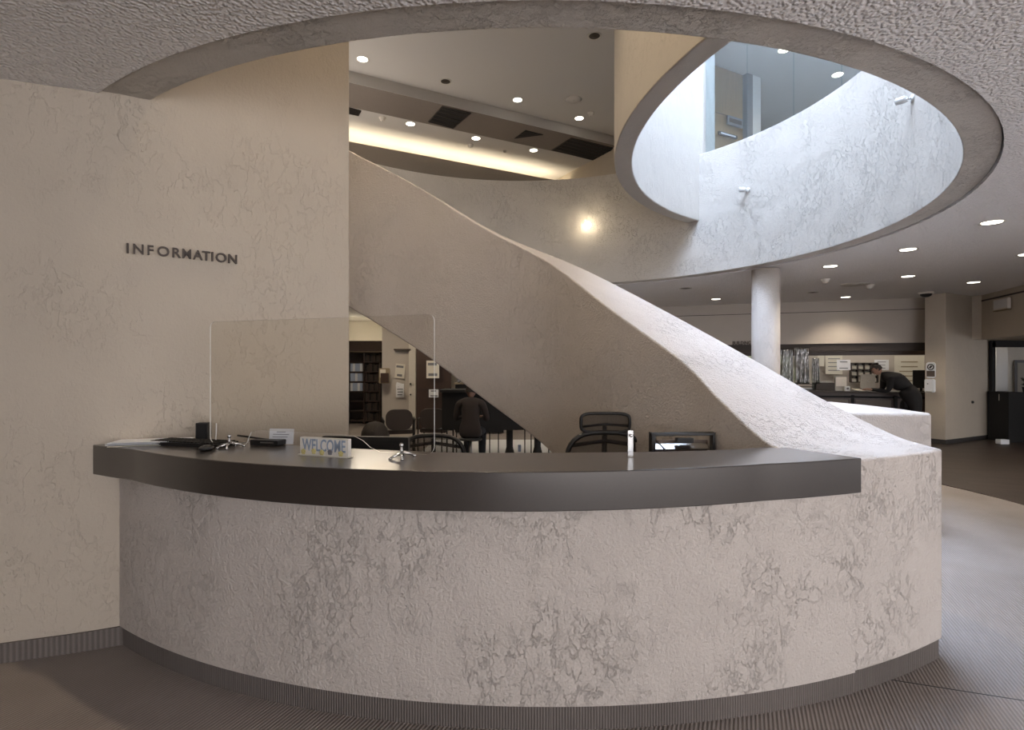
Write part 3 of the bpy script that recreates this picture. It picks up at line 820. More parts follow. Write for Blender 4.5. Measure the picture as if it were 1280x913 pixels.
def person(loc, rz, label, J, top, legs, hair_len=0.0, bulk=1.0, hair_w=1.0):
    """J: joint dictionary in local coordinates; person faces -y... the body is one skinned surface"""
    root = empty('person', loc, label, 'person', rz=rz)
    nodes = [(J['pelvis'], (.15 * bulk, .11 * bulk)), (J['waist'], (.135 * bulk, .10 * bulk)), (J['chest'], (.165 * bulk, .115 * bulk)), (J['neckbase'], (.085 * bulk, .075 * bulk)), (J['neck'], .052)]
    ed = [(0, 1), (1, 2), (2, 3), (3, 4)]
    def add(p, r, par):
        nodes.append((p, r)); ed.append((par, len(nodes) - 1)); return len(nodes) - 1
    hands = []
    for s in ('l', 'r'):
        a = add(J['sho_' + s], .062 * bulk, 3); b = add(J['elb_' + s], .045, a); c = add(J['wri_' + s], .030, b); hands.append((J['elb_' + s], J['wri_' + s]))
        a = add(J['hip_' + s], .095 * bulk, 0); b = add(J['kne_' + s], .062, a); c = add(J['ank_' + s], .042, b)
        add(J['toe_' + s], .035, c)
    skin_body('body', nodes, ed, M['skin'] if False else top, root)
    # hands with five fingers
    for (e, w_) in hands:
        e = Vector(e); w_ = Vector(w_); d = (w_ - e).normalized(); side = d.cross(Vector((0, 0, 1))).normalized(); dn = Vector((0, 0, -1))
        nd = [(w_, .026), (w_ + d * .05, (.036, .02)), (w_ + d * .085, (.036, .018))]; eg = [(0, 1), (1, 2)]
        for k, (off, ln) in enumerate(((-.03, .06), (-.01, .075), (.011, .07), (.03, .055))):
            b0 = w_ + d * .09 + side * off; nd.append((b0, .0095)); eg.append((2, len(nd) - 1))
            nd.append((b0 + d * ln * .55 + dn * .012, .0088)); eg.append((len(nd) - 2, len(nd) - 1))
            nd.append((b0 + d * ln * .9 + dn * .035, .0075)); eg.append((len(nd) - 2, len(nd) - 1))
        nd.append((w_ + d * .045 + side * .045, .011)); eg.append((1, len(nd) - 1)); nd.append((w_ + d * .085 + side * .06 + dn * .01, .009)); eg.append((len(nd) - 2, len(nd) - 1))
        skin_body('hand', [(tuple(a), r) for a, r in nd], eg, M['skin'], root, 1)
    # head
    hc = Vector(J['head']); f = Vector(J['face']).normalized()
    up = Vector(J['neck']) - hc; up = -up.normalized(); r_ = f.cross(up).normalized(); u_ = r_.cross(f).normalized()
    R = Matrix((r_, f, u_)).transposed()
    def hp(x_, y_, z_): return hc + R @ Vector((x_, y_, z_))
    mb = MB(); vs = []; fs = []
    n1, m1 = 14, 20
    for i in range(n1 + 1):
        t = -1 + 2 * i / n1; ring = sqrt(max(0.0001, 1 - t * t))
        for k in range(m1):
            a = 2 * pi * k / m1; x_ = .076 * ring * cos(a); y_ = .095 * ring * sin(a); z_ = t * .118
            if t < 0: x_ *= 1 + t * .28; y_ = y_ * (1 + t * .12) + .012 * -t
            if y_ > 0 and abs(x_) < .02 and -.35 < t < .1: y_ += .016 * (1 - abs(x_) / .02) * (1 - abs(t + .15) / .3)   # nose
            if y_ > 0 and .0 < t < .25 and .015 < abs(x_) < .045: y_ -= .007
            vs.append(hp(x_, y_, z_))
    for i in range(n1):
        for k in range(m1): fs.append((i * m1 + k, i * m1 + (k + 1) % m1, (i + 1) * m1 + (k + 1) % m1, (i + 1) * m1 + k))
    mb.add(vs, fs, True)
    for s in (-1, 1): mb.ball(hp(s * .078, -.005, -.005), .02, 6, (.5, .8, 1.3))
    hd_ = mb.build('head', M['skin'], root)
    for s in (-1, 1): MB().ball(hp(s * .030, .082, .012), .010, 6).build('eye', M['ink'], hd_)
    MB().tube([hp(-.022, .086, -.058), hp(0, .092, -.06), hp(.022, .086, -.058)], .004, 6).build('mouth', plain('lips', (.3, .12, .1), .6), hd_)
    mb = MB(); vs = []; fs = []
    for i in range(11):
        t = 1 - i * (1.35 + hair_len) / 10; tt = max(-1, t); ring = sqrt(max(.0001, 1 - min(1, abs(tt)) ** 2)) if tt > -.2 else .98
        for k in range(m1):
            a = 2 * pi * k / m1; front = sin(a) > .25
            z_ = t * .122
            if front: z_ = max(z_, .062)
            rg = sqrt(max(.0001, 1 - min(1, (z_ / .122)) ** 2)) if z_ > 0 else ring
            jit = 1 + .03 * sin(7 * a + i)
            vs.append(hp(.083 * hair_w * rg * cos(a) * jit, (.103 * hair_w * rg * sin(a) - .003) * jit, z_ + .004))
    for i in range(10):
        for k in range(m1): fs.append((i * m1 + k, i * m1 + (k + 1) % m1, (i + 1) * m1 + (k + 1) % m1, (i + 1) * m1 + k))
    mb.add(vs, fs, True); mb.build('hair', M['hair'], hd_)
    # trousers shells and shoes
    for s in ('l', 'r'):
        skin_body('trouser_leg', [(J['hip_' + s], .103), (J['kne_' + s], .074), (J['ank_' + s], .062)], [(0, 1), (1, 2)], legs, root, 1)
        an = Vector(J['ank_' + s]); to = Vector(J['toe_' + s])
        skin_body('shoe', [(tuple(an + Vector((0, 0, -.03))), (.045, .04)), (tuple((an + to) / 2 + Vector((0, 0, -.02))), (.045, .038)), (tuple(to + Vector((0, 0, -.0))), (.043, .030))], [(0, 1), (1, 2)], M['blackmat'], root, 1)
    return root

# visitor bending over the far counter (leans to the left in the photo)
J = dict(pelvis=(0, 0, .93), waist=(-.07, .05, 1.08), chest=(-.19, .13, 1.25), neckbase=(-.34, .20, 1.36), neck=(-.42, .24, 1.38),
         sho_l=(-.34, .02, 1.27), sho_r=(-.26, .36, 1.27), elb_l=(-.38, .10, 1.02), elb_r=(-.30, .42, 1.03), wri_l=(-.56, .30, 1.05), wri_r=(-.52, .44, 1.05),
         hip_l=(.02, -.10, .88), hip_r=(-.02, .10, .88), kne_l=(.03, -.12, .47), kne_r=(-.08, .10, .47), ank_l=(.10, -.12, .09), ank_r=(0, .08, .09),
         toe_l=(-.04, -.13, .035), toe_r=(-.14, .09, .035), head=(-.50, .27, 1.46), face=(-.75, .3, -.65))
person((7.90, 11.1, .006), 0, 'person in a long black coat bending over the service counter', J, M['coat'], M['coat'], bulk=1.6)
# seated person seen from behind under the stair
JS = dict(pelvis=(0, 0, .52), waist=(0, .02, .68), chest=(0, .03, .88), neckbase=(0, .04, .99), neck=(0, .05, 1.04),
          sho_l=(-.19, .03, .95), sho_r=(.19, .03, .95), elb_l=(-.25, .10, .70), elb_r=(.25, .10, .70), wri_l=(-.15, .32, .72), wri_r=(.15, .32, .72),
          hip_l=(-.10, .02, .50), hip_r=(.10, .02, .50), kne_l=(-.12, .42, .50), kne_r=(.12, .42, .50), ank_l=(-.12, .40, .09), ank_r=(.12, .40, .09),
          toe_l=(-.12, .54, .035), toe_r=(.12, .54, .035), head=(0, .07, 1.14), face=(0, 1, -.25))
person(at_d(588, 0, 8.6).xy.to_3d(), -.1, 'person in a dark brown top seated with their back turned at the long dark table', JS, M['brownshirt'], M['jeans'])
# staff member seated low behind the monitor: only the hair shows
JF = {k_: ((v_[0], v_[1], v_[2] - .15) if not k_.startswith(('ank', 'toe', 'face')) else v_) for k_, v_ in JS.items()}
person((-.98, 3.98, 0), .15, 'person with dark brown hair seated low behind the desk monitor', JF, M['hair'], M['jeans'], hair_len=-.15, hair_w=1.22)
def stool(loc, label):
    s = empty('stool', loc, label, 'stool')
    MB().lathe([(.001, .39), (.17, .39), (.18, .40), (.18, .42), (.16, .425), (.001, .425)]).build('seat', M['black'], s)
    MB().tube([(0, 0, .03), (0, 0, .39)], .025, 10).build('post', M['steel'], s)
    MB().lathe([(.001, 0), (.2, 0), (.19, .02), (.03, .04), (.001, .04)]).build('base', M['black'], s)
    return s
stool(tuple(at_d(588, 0, 8.6).xy.to_3d()), 'black round stool under the person at the long dark table')
stool((-.98, 3.98, 0), 'black round stool under the person behind the desk monitor').scale = (1, 1, .68)

# ------------------------------------------------------------------ room seen under the stair
tb = empty('long_table', (.0, 9.3, 0), 'long black table with a deep front panel, under the stair', 'table')
MB().box((.10, 9.45, 1.12), (2.55, .7, .04)).build('table_top', M['blackmat'], tb, world=True)
MB().box((.10, 9.20, .79), (2.50, .03, .62)).build('front_panel', M['blackmat'], tb, world=True)
for px in (552, 566.5, 570.5, 583.5, 612, 623, 656, 664, 686):
    x_ = (px - HX) / F * 9.15
    MB().box((x_, 9.17, .25), (.018, .02, .50)).build('leg', M['blackmat'], tb, world=True)
for px in (637, 672):
    x_ = (px - HX) / F * 9.3
    MB().lathe([(.001, 0), (.09, 0), (.075, .10), (.055, .18), (.055, .50), (.001, .5)], (x_, 9.35, 0)).build('pedestal', M['blackmat'], tb, world=True)
tag(MB().prism([(-1.6, 9.6), (2.2, 9.6), (2.2, 11.6), (-1.6, 11.6)], 0, .012).build('floor_strip', M['white']), kind='structure')
for px, lb in ((612, None),): pass
# small white notice & cup under the table
o = MB().rbox((at_d(649.5, 0, 9.8).x, 9.85, .085), (.055, .03, .12), .004).build('paper_cup_box', M['blue']); tag(o, 'small pale blue box standing on the floor beyond the long table', 'box')

def arm_chair(loc, rz, label):
    c = empty('waiting_chair', loc, label, 'chair', 'waiting chairs under the stair', rz)
    vs = []
    mb = MB(); mb.rbox((0, 0, .64), (.44, .05, .34), .13, n=6); mb.build('backrest', M['mesh'], c, bevel=.01)
    MB().rbox((0, .23, .43), (.46, .44, .07), .03).build('seat', M['mesh'], c, bevel=.01)
    for s in (-1, 1):
        mb = MB(); mb.tube([(s * .26, .42, .0), (s * .26, .42, .62), (s * .26, .38, .64), (s * .26, -.02, .64), (s * .24, -.03, .60)], .012, 8); mb.build('arm', M['black'], c)
        MB().tube([(s * .25, -.03, 0), (s * .25, -.02, .64)], .012, 8).build('leg', M['black'], c)
    MB().tube([(-.25, .42, .40), (.25, .42, .40)], .01, 8).build('rail', M['black'], c)
    return c
p = at_d(499, 0, 9.3); arm_chair((p.x, 9.3, 0), .25, 'brown armchair with rounded back beside the light pillar, left of the pair')
p = at_d(541, 0, 9.5); arm_chair((p.x, 9.5, 0), -.1, 'darker armchair before the brown door, right of the pair')

# bookcase with header
bk = empty('bookcase', (at_d(440, 0, 15).x, 15, 0), 'tall dark bookcase full of dark volumes under a brown header', 'bookcase')
xl = at_d(432, 0, 15).x; x1 = at_d(455, 0, 15).x; x2 = at_d(475, 0, 15).x; x3 = at_d(480.5, 0, 15).x
mb = MB()
mb.box(((xl + x3) / 2, 15.42, 1.0), (x3 - xl, .03, 2.0))
for xx in (xl, x1, x2): mb.box((xx, 15.2, 1.0), (.03, .45, 2.0))
mb.build('carcass', M['brownwood'], bk, world=True)
MB().box(((x2 + x3) / 2 + .02, 15.2, 1.0), (x3 - x2, .5, 2.0)).build('side_panel', M['blackmat'], bk, world=True)
for i in range(8):
    MB().box(((xl + x2) / 2, 15.2, .08 + i * .262), (x2 - xl, .42, .025)).build('shelf', M['brownwood'], bk, world=True)
hd = MB().box((at_d(458, 0, 14.9).x, 15.0, 2.07), (1.15, .5, .28)).build('header_board', M['brownwood'], bk, world=True)
MB().box((at_d(458, 0, 14.9).x, 15.0, 1.925), (1.15, .5, .015)).build('header_lip', M['board'], bk, world=True)
bmats = [M['brownwood'], M['blackmat'], M['header'], M['bronze']]
for i in range(7):
    z = .095 + i * .262; x_ = x1 + .03; k = 0
    while x_ < x2 - .04:
        w_ = random.uniform(.03, .05); hgt_ = random.uniform(.17, .22)
        b = MB().box((x_ + w_ / 2, 15.12, z + hgt_ / 2), (w_ * .92, .2, hgt_)).build('book', bmats[(k + i) % 4]); k += 1
        tag(b, 'dark bound volume on the right-hand shelves of the bookcase under the stair', 'book', 'dark volumes in the bookcase'); x_ += w_
for i, z in enumerate((.095 + .262 * 2 + .10, .095 + .262 * 3 + .10, .095 + .262 * 4 + .10)):
    zz = z - .10 + .262
    x_ = xl + .13; k = 0
    while x_ < x1 - .05:
        w_ = .065
        b = MB().box((x_ + w_ / 2, 15.08, zz + .105), (w_ * .94, .22, .21)).build('binder', M['blue'] if (k + i) % 3 else M['paper']); k += 1
        tag(b, 'pale blue or white binder on the lit left shelves of the bookcase', 'binder', 'pale binders in the bookcase'); x_ += w_

# light wall with leaflets, pillar
x4 = at_d(478, 0, 14.2).x; x5 = at_d(512, 0, 14.2).x; x6 = at_d(520.5, 0, 14.2).x
o = MB().box(((x4 + x5) / 2, 14.35, ZC / 2), (x5 - x4 + .02, .3, ZC)).build('wall_pier', M['greywall']); tag(o, kind='structure')
o = MB().box(((x5 + x6) / 2, 14.25, ZC / 2 - .0), (x6 - x5, .32, ZC)).build('trim_3', M['cream']); tag(o, kind='structure')
o = MB().box((at_d(503, 0, 14.1).x, 14.12, 1.96), (.42, .14, .03)).build('trim_4', M['brownwood']); tag(o, kind='structure')
def poster(px0, py0, px1, py1, D, label, mat, name='leaflet', cat='leaflet', lines=3, tilt=0, group=None, inkm=None):
    a = at_d(px0, py0, D); b = at_d(px1, py1, D); c = (a + b) / 2
    e = empty(name, c, label, cat, group)
    rot = Matrix.Rotation(tilt, 3, 'Y'); w_ = b.x - a.x; h_ = a.z - b.z
    MB().box((0, 0, 0), (w_, .008, h_), rot=rot).build('sheet', mat, e)
    if lines:
        mb = MB()
        for i in range(lines): mb.box(rot @ Vector(((random.uniform(-.05, .05)) * w_, -.006, h_ * (.3 - .6 * i / max(1, lines - 1)))), (w_ * random.uniform(.5, .75), .003, h_ * .6 / lines * .5), rot=rot)
        mb.build('print', inkm or M['ink'], e)
    return e
poster(494, 455, 506, 473, 14.16, 'leaflet pinned high on the light wall under the stair', M['papery'], lines=2, tilt=.1)
poster(495, 480, 505, 497, 14.16, 'lower leaflet with rows of print on the light wall under the stair', M['paper'], lines=4)
poster(495, 479, 504, 484, 13.9, 'crumpled white sheet curling out above the lower leaflet', M['paper'], lines=0, tilt=.3)
rk = empty('leaflet_rack', at_d(480.5, 470, 14.0), 'wire and perspex leaflet rack on the corner by the bookcase', 'rack')
MB().rbox((0, 0, 0), (.27, .03, .38), .02).build('back_plate', M['board'], rk)
MB().rbox((.02, -.05, -.05), (.20, .06, .24), .01).build('pocket', M['brownwood'], rk)
MB().box((-.03, -.04, .06), (.14, .02, .2)).build('leaflets', M['papery'], rk)
for py, lb in ((480, 'upper'), (493.5, 'lower')):
    o = MB().lathe([(.001, 0), (.022, 0), (.018, .02), (.001, .022)], at_d(512.5 + .7, py, 14.05), 14, (0, -1, 0)).build('wall_knob', M['black']); tag(o, lb + ' of two small black knobs on the cream pillar edge', 'knob')  # small round knobs on the pillar edge

# dark brown door with posters
xd0 = at_d(520.5, 0, 13.6).x; xd1 = at_d(564, 0, 13.6).x
def struct_empty(name, loc):
    o = bpy.data.objects.new(name, None); COL.objects.link(o); o.location = loc; o['kind'] = 'structure'; return o
dr = struct_empty('door_2', ((xd0 + xd1) / 2, 13.6, 0)); w_ = xd1 - xd0; xm = (xd0 + xd1) / 2
MB().box((xm, 13.62, 1.02), (w_, .06, 2.04)).build('leaf', M['brownwood'], dr, world=True)
MB().box((xm, 13.62, 2.5), (w_, .06, .9)).build('overpanel', M['brownwood'], dr, world=True)
for z in (1.56, .98): MB().box((xm, 13.585, z), (w_, .01, .012)).build('groove', M['black'], dr, world=True)
MB().ball((xd1 - .13, 13.55, .90), .03).build('door_knob', M['chrome'], dr, world=True)
poster(533, 451, 549, 473, 13.5, 'poster with dark figures high on the brown door', M['papery'], name='poster', cat='poster', lines=2)
poster(536, 487, 548, 497, 13.5, 'small square notice at mid height on the brown door', M['paper'], name='poster', cat='poster', lines=2)
# grey wall past the door
o = MB().box((at_d(660, 0, 14.2).x + .2, 14.3, ZC / 2), (at_d(760, 0, 14.2).x - xd1 + .1, .2, ZC)).build('wall_partition', M['greywall']); tag(o, kind='structure')
cbx = empty('side_cabinet', (at_d(600, 0, 13.0).x, 13.0, 0), 'low dark cabinet against the grey wall beyond the long table', 'cabinet')
MB().box((0, 0, .58), (1.1, .5, 1.1)).build('body', M['blackmat'], cbx); MB().box((0, 0, 1.14), (1.16, .54, .03)).build('top', M['board'], cbx)
MB().box((0, -.26, .55), (.01, .02, 1.0)).build('door_gap', M['header'], cbx)
w1 = at_d(573.5, 486, 12.9)
pf = empty('picture_frame', (w1.x, 12.95, 1.155), 'dark narrow picture frame standing on the low cabinet', 'frame')
MB().box((0, 0, .11), (.06, .02, .22)).build('frame', M['black'], pf); MB().box((0, -.012, .11), (.03, .006, .17)).build('print', M['paper'], pf)
w1 = at_d(582, 484, 12.8)
tl = empty('open_brochure', (w1.x, 12.85, 1.155), 'open cream brochure lying on the low cabinet', 'brochure')
for s in (-1, 1): MB().box((s * .055, 0, .02), (.12, .16, .006), rot=Matrix.Rotation(s * -.3, 3, 'Y')).build('leaf', M['papery'], tl)

# cove light over the bookcase
cv = empty('cove_light', (at_d(455, 0, 16.4).x, 16.4, 2.0), 'warm glowing cove lamp above the bookcase header', 'light')
MB().box((0, 0, .03), (3.4, .12, .10)).build('housing', M['cream'], cv); MB().tube([(-1.6, 0, .10), (1.6, 0, .10)], .02, 8).build('tube', M['cove'], cv)

# ------------------------------------------------------------------ service counter at far right
P0 = Vector((4.97, 13.0)); P1 = Vector((8.62, 11.72)); wd = (P1 - P0).normalized(); wn = Vector((-wd.y, wd.x)); WRZ = atan2(wd.y, wd.x)
def on_line(px, off=0.0):
    k = (px - HX) / F; a = P0 + wn * off
    t = (k * a.y - a.x) / (wd.x - k * wd.y); return a + wd * t
def wbox(px0, px1, z0, z1, off, th, name, mat, parent=None, bevel=0):
    a = on_line(px0, off); b = on_line(px1, off); c = (a + b) / 2 + wn * (th / 2)
    return MB().box((c.x, c.y, (z0 + z1) / 2), ((b - a).length, th, z1 - z0), WRZ).build(name, mat, parent, world=True, bevel=bevel)
tag(wbox(700, 1163, 2.74, ZC, 0, .3, 'wall_counter', M['greywall']), kind='structure')
tag(wbox(700, 1163, 2.72, 2.745, .02, .25, 'trim_5', M['darkbase']), kind='structure')
tag(wbox(700, 1163, 2.03, 2.725, -.02, .32, 'wall_bulkhead', M['greywall']), kind='structure')
tag(wbox(700, 1163, 1.86, 2.03, .02, .2, 'trim_6', M['header']), kind='structure')
tag(wbox(700, 1175, 1.78, 1.87, .45, .1, 'trim_7', M['brownwood']), kind='structure')
# room behind
tag(wbox(700, 1260, 0, ZC, 3.0, .15, 'wall_office', M['greywall']), kind='structure')
tag(wbox(700, 870, 0, 1.9, .02, .15, 'wall_counter_left', M['greywall']), kind='structure')
sc = empty('service_counter', (*on_line(1050, -.5), 0), 'long dark service counter under the lettered bulkhead, with a pale worktop edge', 'counter')
wbox(870, 1180, .96, 1.0, -.35, .75, 'worktop', M['header'], sc, .004)
wbox(870, 1175, .1, .96, -.25, .06, 'front', M['brownwood'], sc)
wbox(870, 1175, 0, .1, -.22, .05, 'plinth', M['blackmat'], sc)
for px in (900, 948, 1015, 1064, 1118): wbox(px, px + 4, .1, .92, -.275, .03, 'stile', M['blackmat'], sc)
wbox(870, 1175, .86, .90, -.272, .025, 'rail', M['blackmat'], sc)
for a_, b_ in ((905, 944), (954, 1011), (1020, 1060), (1070, 1114)): wbox(a_, b_, .18, .82, -.262, .015, 'panel', plain('grey_brown_panel', (.14, .115, .095), .6), sc)
# window with greenery, far left of the office
wn1 = struct_empty('window_2', (*on_line(950, 2.9), 1.2))
wbox(905, 990, 1.0, 2.2, 2.93, .05, 'frame', M['header'], wn1); 
m, nt, bs = newmat('garden_view')
geo = N(nt, 'ShaderNodeNewGeometry'); no = N(nt, 'ShaderNodeTexNoise', i_Scale=5.0, i_Detail=5.0); L(nt, geo.outputs['Position'], no.inputs['Vector'])
cr = N(nt, 'ShaderNodeValToRGB'); cr.color_ramp.elements[0].color = (.05, .08, .02, 1); cr.color_ramp.elements[1].color = (.75, .75, .55, 1); cr.color_ramp.elements[0].position = .4; cr.color_ramp.elements[1].position = .65
L(nt, no.outputs['Fac'], cr.inputs[0]); L(nt, cr.outputs[0], bs.inputs['Emission Color']); bs.inputs['Emission Strength'].default_value = .9; bs.inputs['Base Color'].default_value = (.05, .05, .03, 1)
wbox(908, 947, 1.05, 2.15, 2.90, .02, 'pane', m, wn1); wbox(949, 988, 1.05, 2.15, 2.90, .02, 'pane', m, wn1)

def cpos(px, py, off): 
    q = on_line(px, off); return Vector((q.x, q.y, EYE + (HY - py) / F * q.y))
def cposter(px0, py0, px1, py1, off, label, mat, name='notice', cat='notice', lines=3, th=.01, inkm=None, group=None):
    a = cpos(px0, py0, off); b = cpos(px1, py1, off); c = (a + b) / 2
    e = empty(name, c, label, cat, group, rz=WRZ); w_ = (b - a).xy.length; h_ = a.z - b.z
    MB().box((0, 0, 0), (w_, th, h_)).build('sheet', mat, e)
    if lines:
        mb = MB()
        for i in range(lines): mb.box((0, -th / 2 - .003, h_ * (.3 - .6 * i / max(1, lines - 1))), (w_ * random.uniform(.5, .75), .004, h_ * .16 / lines))
        mb.build('print', inkm or M['ink'], e)
    return e
cposter(1022, 443, 1030, 458, 2.8, 'cream sheet on the office wall, right of the shiny plastic sheets', M['papery'], lines=0)
cposter(1032, 444, 1053, 468, 2.8, 'wide cream chart on the office wall left of the white sign', M['papery'], lines=4)
cposter(1046, 450, 1063, 463, .1, 'white sign with two lines hanging above the counter, left of the bending person', M['paper'], lines=2)
cposter(1093, 450, 1111, 463, 2.75, 'white notice behind the head of the bending person', M['paper'], lines=3)
cposter(1118, 445, 1155, 484, 2.85, 'large pale noticeboard on the office wall at right', M['papery'], name='noticeboard', cat='noticeboard', lines=5, th=.03, inkm=M['board'])
# pigeonholes
ph = empty('pigeonholes', cpos(1074, 466, 2.7), 'grid of beige pigeonholes on the office wall', 'shelf', rz=WRZ)
a = cpos(1061, 454, 2.7); b = cpos(1094, 478, 2.7); w_ = (b - a).xy.length; h_ = a.z - b.z
MB().box((.1, .1, 0), (w_, .04, h_)).build('back', M['cream'], ph)
mb = MB()
for i in range(4): mb.box((.1, 0, -h_ / 2 + h_ * i / 3), (w_, .2, .02))
for i in range(5): mb.box((.1 - w_ / 2 + w_ * i / 4, 0, 0), (.02, .2, h_))
mb.build('dividers', M['header'], ph)
for i in range(3):
    for k in range(4): MB().box((.1 - w_ / 2 + w_ * (k + .5) / 4, .02, -h_ / 2 + h_ * (i + .35) / 3), (w_ / 4 - .04, .1, h_ / 3 * .55)).build('paper_bundle', M['papery'], ph)
# cash register screens on the counter
def counter_thing(px, off): q = on_line(px, off); return Vector((q.x, q.y, 1.0))
def beige_monitor(px, label, w_=.30, h_=.36):
    e = empty('computer_monitor', counter_thing(px, .05), label, 'monitor', rz=WRZ)
    MB().rbox((0, 0, h_ / 2 + .04), (w_, .06, h_), .03).build('rear_shell', M['beige'], e, bevel=.01)
    MB().rbox((0, .08, h_ / 2 + .04), (w_ * .7, .12, h_ * .6), .03).build('housing', M['beige'], e)
    MB().lathe([(.001, 0), (.1, 0), (.08, .02), (.03, .05), (.001, .05)]).build('stand', M['beige'], e)
    MB().lathe([(.001, 0), (.02, 0), (.02, .004), (.001, .004)], (0, -.031, h_ / 2 + .04), 14, (0, -1, 0)).build('badge', M['steel'], e)
beige_monitor(1084.5, 'rounded grey computer monitor just left of the bending person', .27, .32)
e = empty('display_stand', counter_thing(1051, -.02), 'tall grey box stand on the counter below the white sign', 'stand', rz=WRZ)
MB().rbox((0, 0, .16), (.24, .1, .32), .015).build('body', M['beige'], e); MB().rbox((0, -.052, .20), (.2, .006, .2), .01).build('face', M['cream'], e)
e = empty('counter_tissue_box', counter_thing(1059, -.15), 'small white box with a dark opening beside the grey stand', 'box', rz=WRZ)
MB().rbox((0, 0, .05), (.09, .09, .10), .005).build('carton', M['paper'], e); MB().rbox((0, -.047, .055), (.045, .004, .045), .008).build('opening', M['ink'], e)
e = empty('paper_form', counter_thing(1073, -.2), 'bright cream sheet tilted on the counter in front of the bending person', 'paper', rz=WRZ + .7)
MB().box((0, 0, .03), (.19, .19, .005), rot=Matrix.Rotation(.25, 3, 'X')).build('sheet', M['papery'], e)
MB().box((0, .06, .015), (.12, .02, .03)).build('support', M['cream'], e)
e = empty('black_monitor', counter_thing(1151.5, .15), 'black computer monitor on the counter beside the plaster pier', 'monitor', rz=WRZ)
MB().rbox((0, 0, .26), (.30, .04, .38), .01).build('rear_shell', M['blackmat'], e); MB().tube([(0, 0, .01), (0, 0, .1)], .025, 8).build('neck', M['black'], e); MB().lathe([(.001, 0), (.1, 0), (.09, .015), (.001, .02)]).build('base', M['black'], e)
e = empty('counter_printer', counter_thing(1030, .05), 'low dark grey printer on the counter left of the grey stand', 'printer', rz=WRZ)
MB().rbox((0, 0, .09), (.36, .26, .17), .02).build('body', M['header'], e); MB().rbox((0, -.05, .19), (.26, .14, .03), .01).build('tray', M['beige'], e)
e = empty('counter_telephone', counter_thing(1138.5, .0), 'dark telephone on the counter left of the black monitor', 'telephone', rz=WRZ)
MB().rbox((0, 0, .03), (.2, .2, .05), .01).build('base', M['black'], e); MB().tube([(-.09, 0, .07), (-.05, 0, .09), (.05, 0, .09), (.09, 0, .07)], [.024, .018, .018, .024], 8).build('handset', M['black'], e)
e = empty('paper_tray', counter_thing(1006, .1), 'black letter tray holding papers on the counter under the plastic sheets', 'tray', rz=WRZ)
for i in range(3): MB().box((0, 0, .02 + i * .06), (.33, .25, .01)).build('tier', M['black'], e)
for s in (-1, 1): MB().box((s * .165, 0, .08), (.01, .25, .16)).build('side', M['black'], e)
MB().box((0, 0, .035), (.28, .22, .018)).build('paper_pile', M['paper'], e)
# shiny plastic curtains
def plastic(px0, px1, y0, y1, off, label, wob=.06):
    a = cpos(px0, y0, off); b = cpos(px1, y1, off); vs = []; fs = []; nx, nz = 26, 18
    rnd = [random.uniform(-1, 1) for _ in range(nx + 1)]
    for i in range(nx + 1):
        for k in range(nz + 1):
            t = i / nx; s = k / nz
            g = sin(t * 21 + s * 3) * wob * (.3 + s) + rnd[i] * wob * .3 + sin(s * 17 + t * 9) * .012
            q = a.xy + (b.xy - a.xy) * t + wn * g
            vs.append((q.x, q.y, a.z + (b.z - a.z) * s))
    for i in range(nx):
        for k in range(nz):
            q = i * (nz + 1) + k; fs.append((q, q + nz + 1, q + nz + 2, q + 1))
    o = MB().add(vs, fs, True).build('plastic_sheet', M['plastic']); so = o.modifiers.new('s', 'SOLIDIFY'); so.thickness = .004
    tag(o, label, 'sheet', 'plastic sheets hanging over the counter')
plastic(976, 991, 437, 483, -.1, 'crumpled clear plastic sheet hanging over the counter nearest the round column')
plastic(993, 1011, 435, 480, -.12, 'widest shiny plastic sheet, hanging in the middle of the three', .08)
plastic(1015, 1024, 448, 480, -.05, 'narrow clear plastic sheet hanging at the right of the three', .05)
# BUILDING lettering
q0 = cpos(927, 431, -.03)
bl = empty('bulkhead_lettering', q0, 'small dark letters reading BUILDING low on the bulkhead left of the round column', 'sign', rz=WRZ)
o = text_mesh('BUILDING', .115, .012, M['bronze'], 'letters', bl, bold=.002, sx=1.0)
xs = [v.co.x for v in o.data.vertices]; ln = (cpos(938, 431, -.03) - cpos(915, 431, -.03)).length; k = ln / (max(xs) - min(xs))
for v in o.data.vertices: v.co.x *= k

# ------------------------------------------------------------------ plaster pier and doorway at right
pa = at_d(1182, 0, 10.95).xy; u2 = Vector((.881, .474)); v2 = Vector((-.474, .881))
pb = pa + v2 * .36; pe = pa + u2 * 2.05
pier = [tuple(pa), tuple(pe), tuple(pe + Vector((.7, 1.2))), tuple(pb + Vector((1.25, 1.25))), tuple(pb)]
o = MB().prism(pier, 0, ZC).build('wall_pier_right', M['wall'], bevel=.01); tag(o, kind='structure')
ctr = sum((Vector(p) for p in pier), Vector((0, 0))) / len(pier)
g = [tuple(ctr + (Vector(p) - ctr) * 1.006) for p in pier]
o = MB().prism(g, 0, .09).build('baseboard_pier', M['darkbase']); tag(o, kind='structure')
# bulkhead over the doorway, running towards the viewer
bd = Vector((.31, 1.0)).normalized()
kA = pa + u2 * .62; 
kB = at_d(1227, 0, 11.35).xy
kA = at_d(1203, 0, 11.55).xy
g0 = kB - bd * 6.0
o = MB().prism([tuple(kA), tuple(kB), tuple(g0), tuple(g0 + Vector((3.5, 0))), tuple(kB + Vector((3.3, 1.4))), tuple(kA + Vector((1.5, 1.2)))], 2.08, ZC).build('wall_doorway', M['wall']); tag(o, kind='structure')
ln_ = Vector((-bd.y, bd.x)) * .006
o = MB().prism([tuple(kB + ln_), tuple(kB - ln_), tuple(g0 - ln_), tuple(g0 + ln_)], 2.84, 2.87).build('trim_8', M['darkbase']); tag(o, kind='structure')
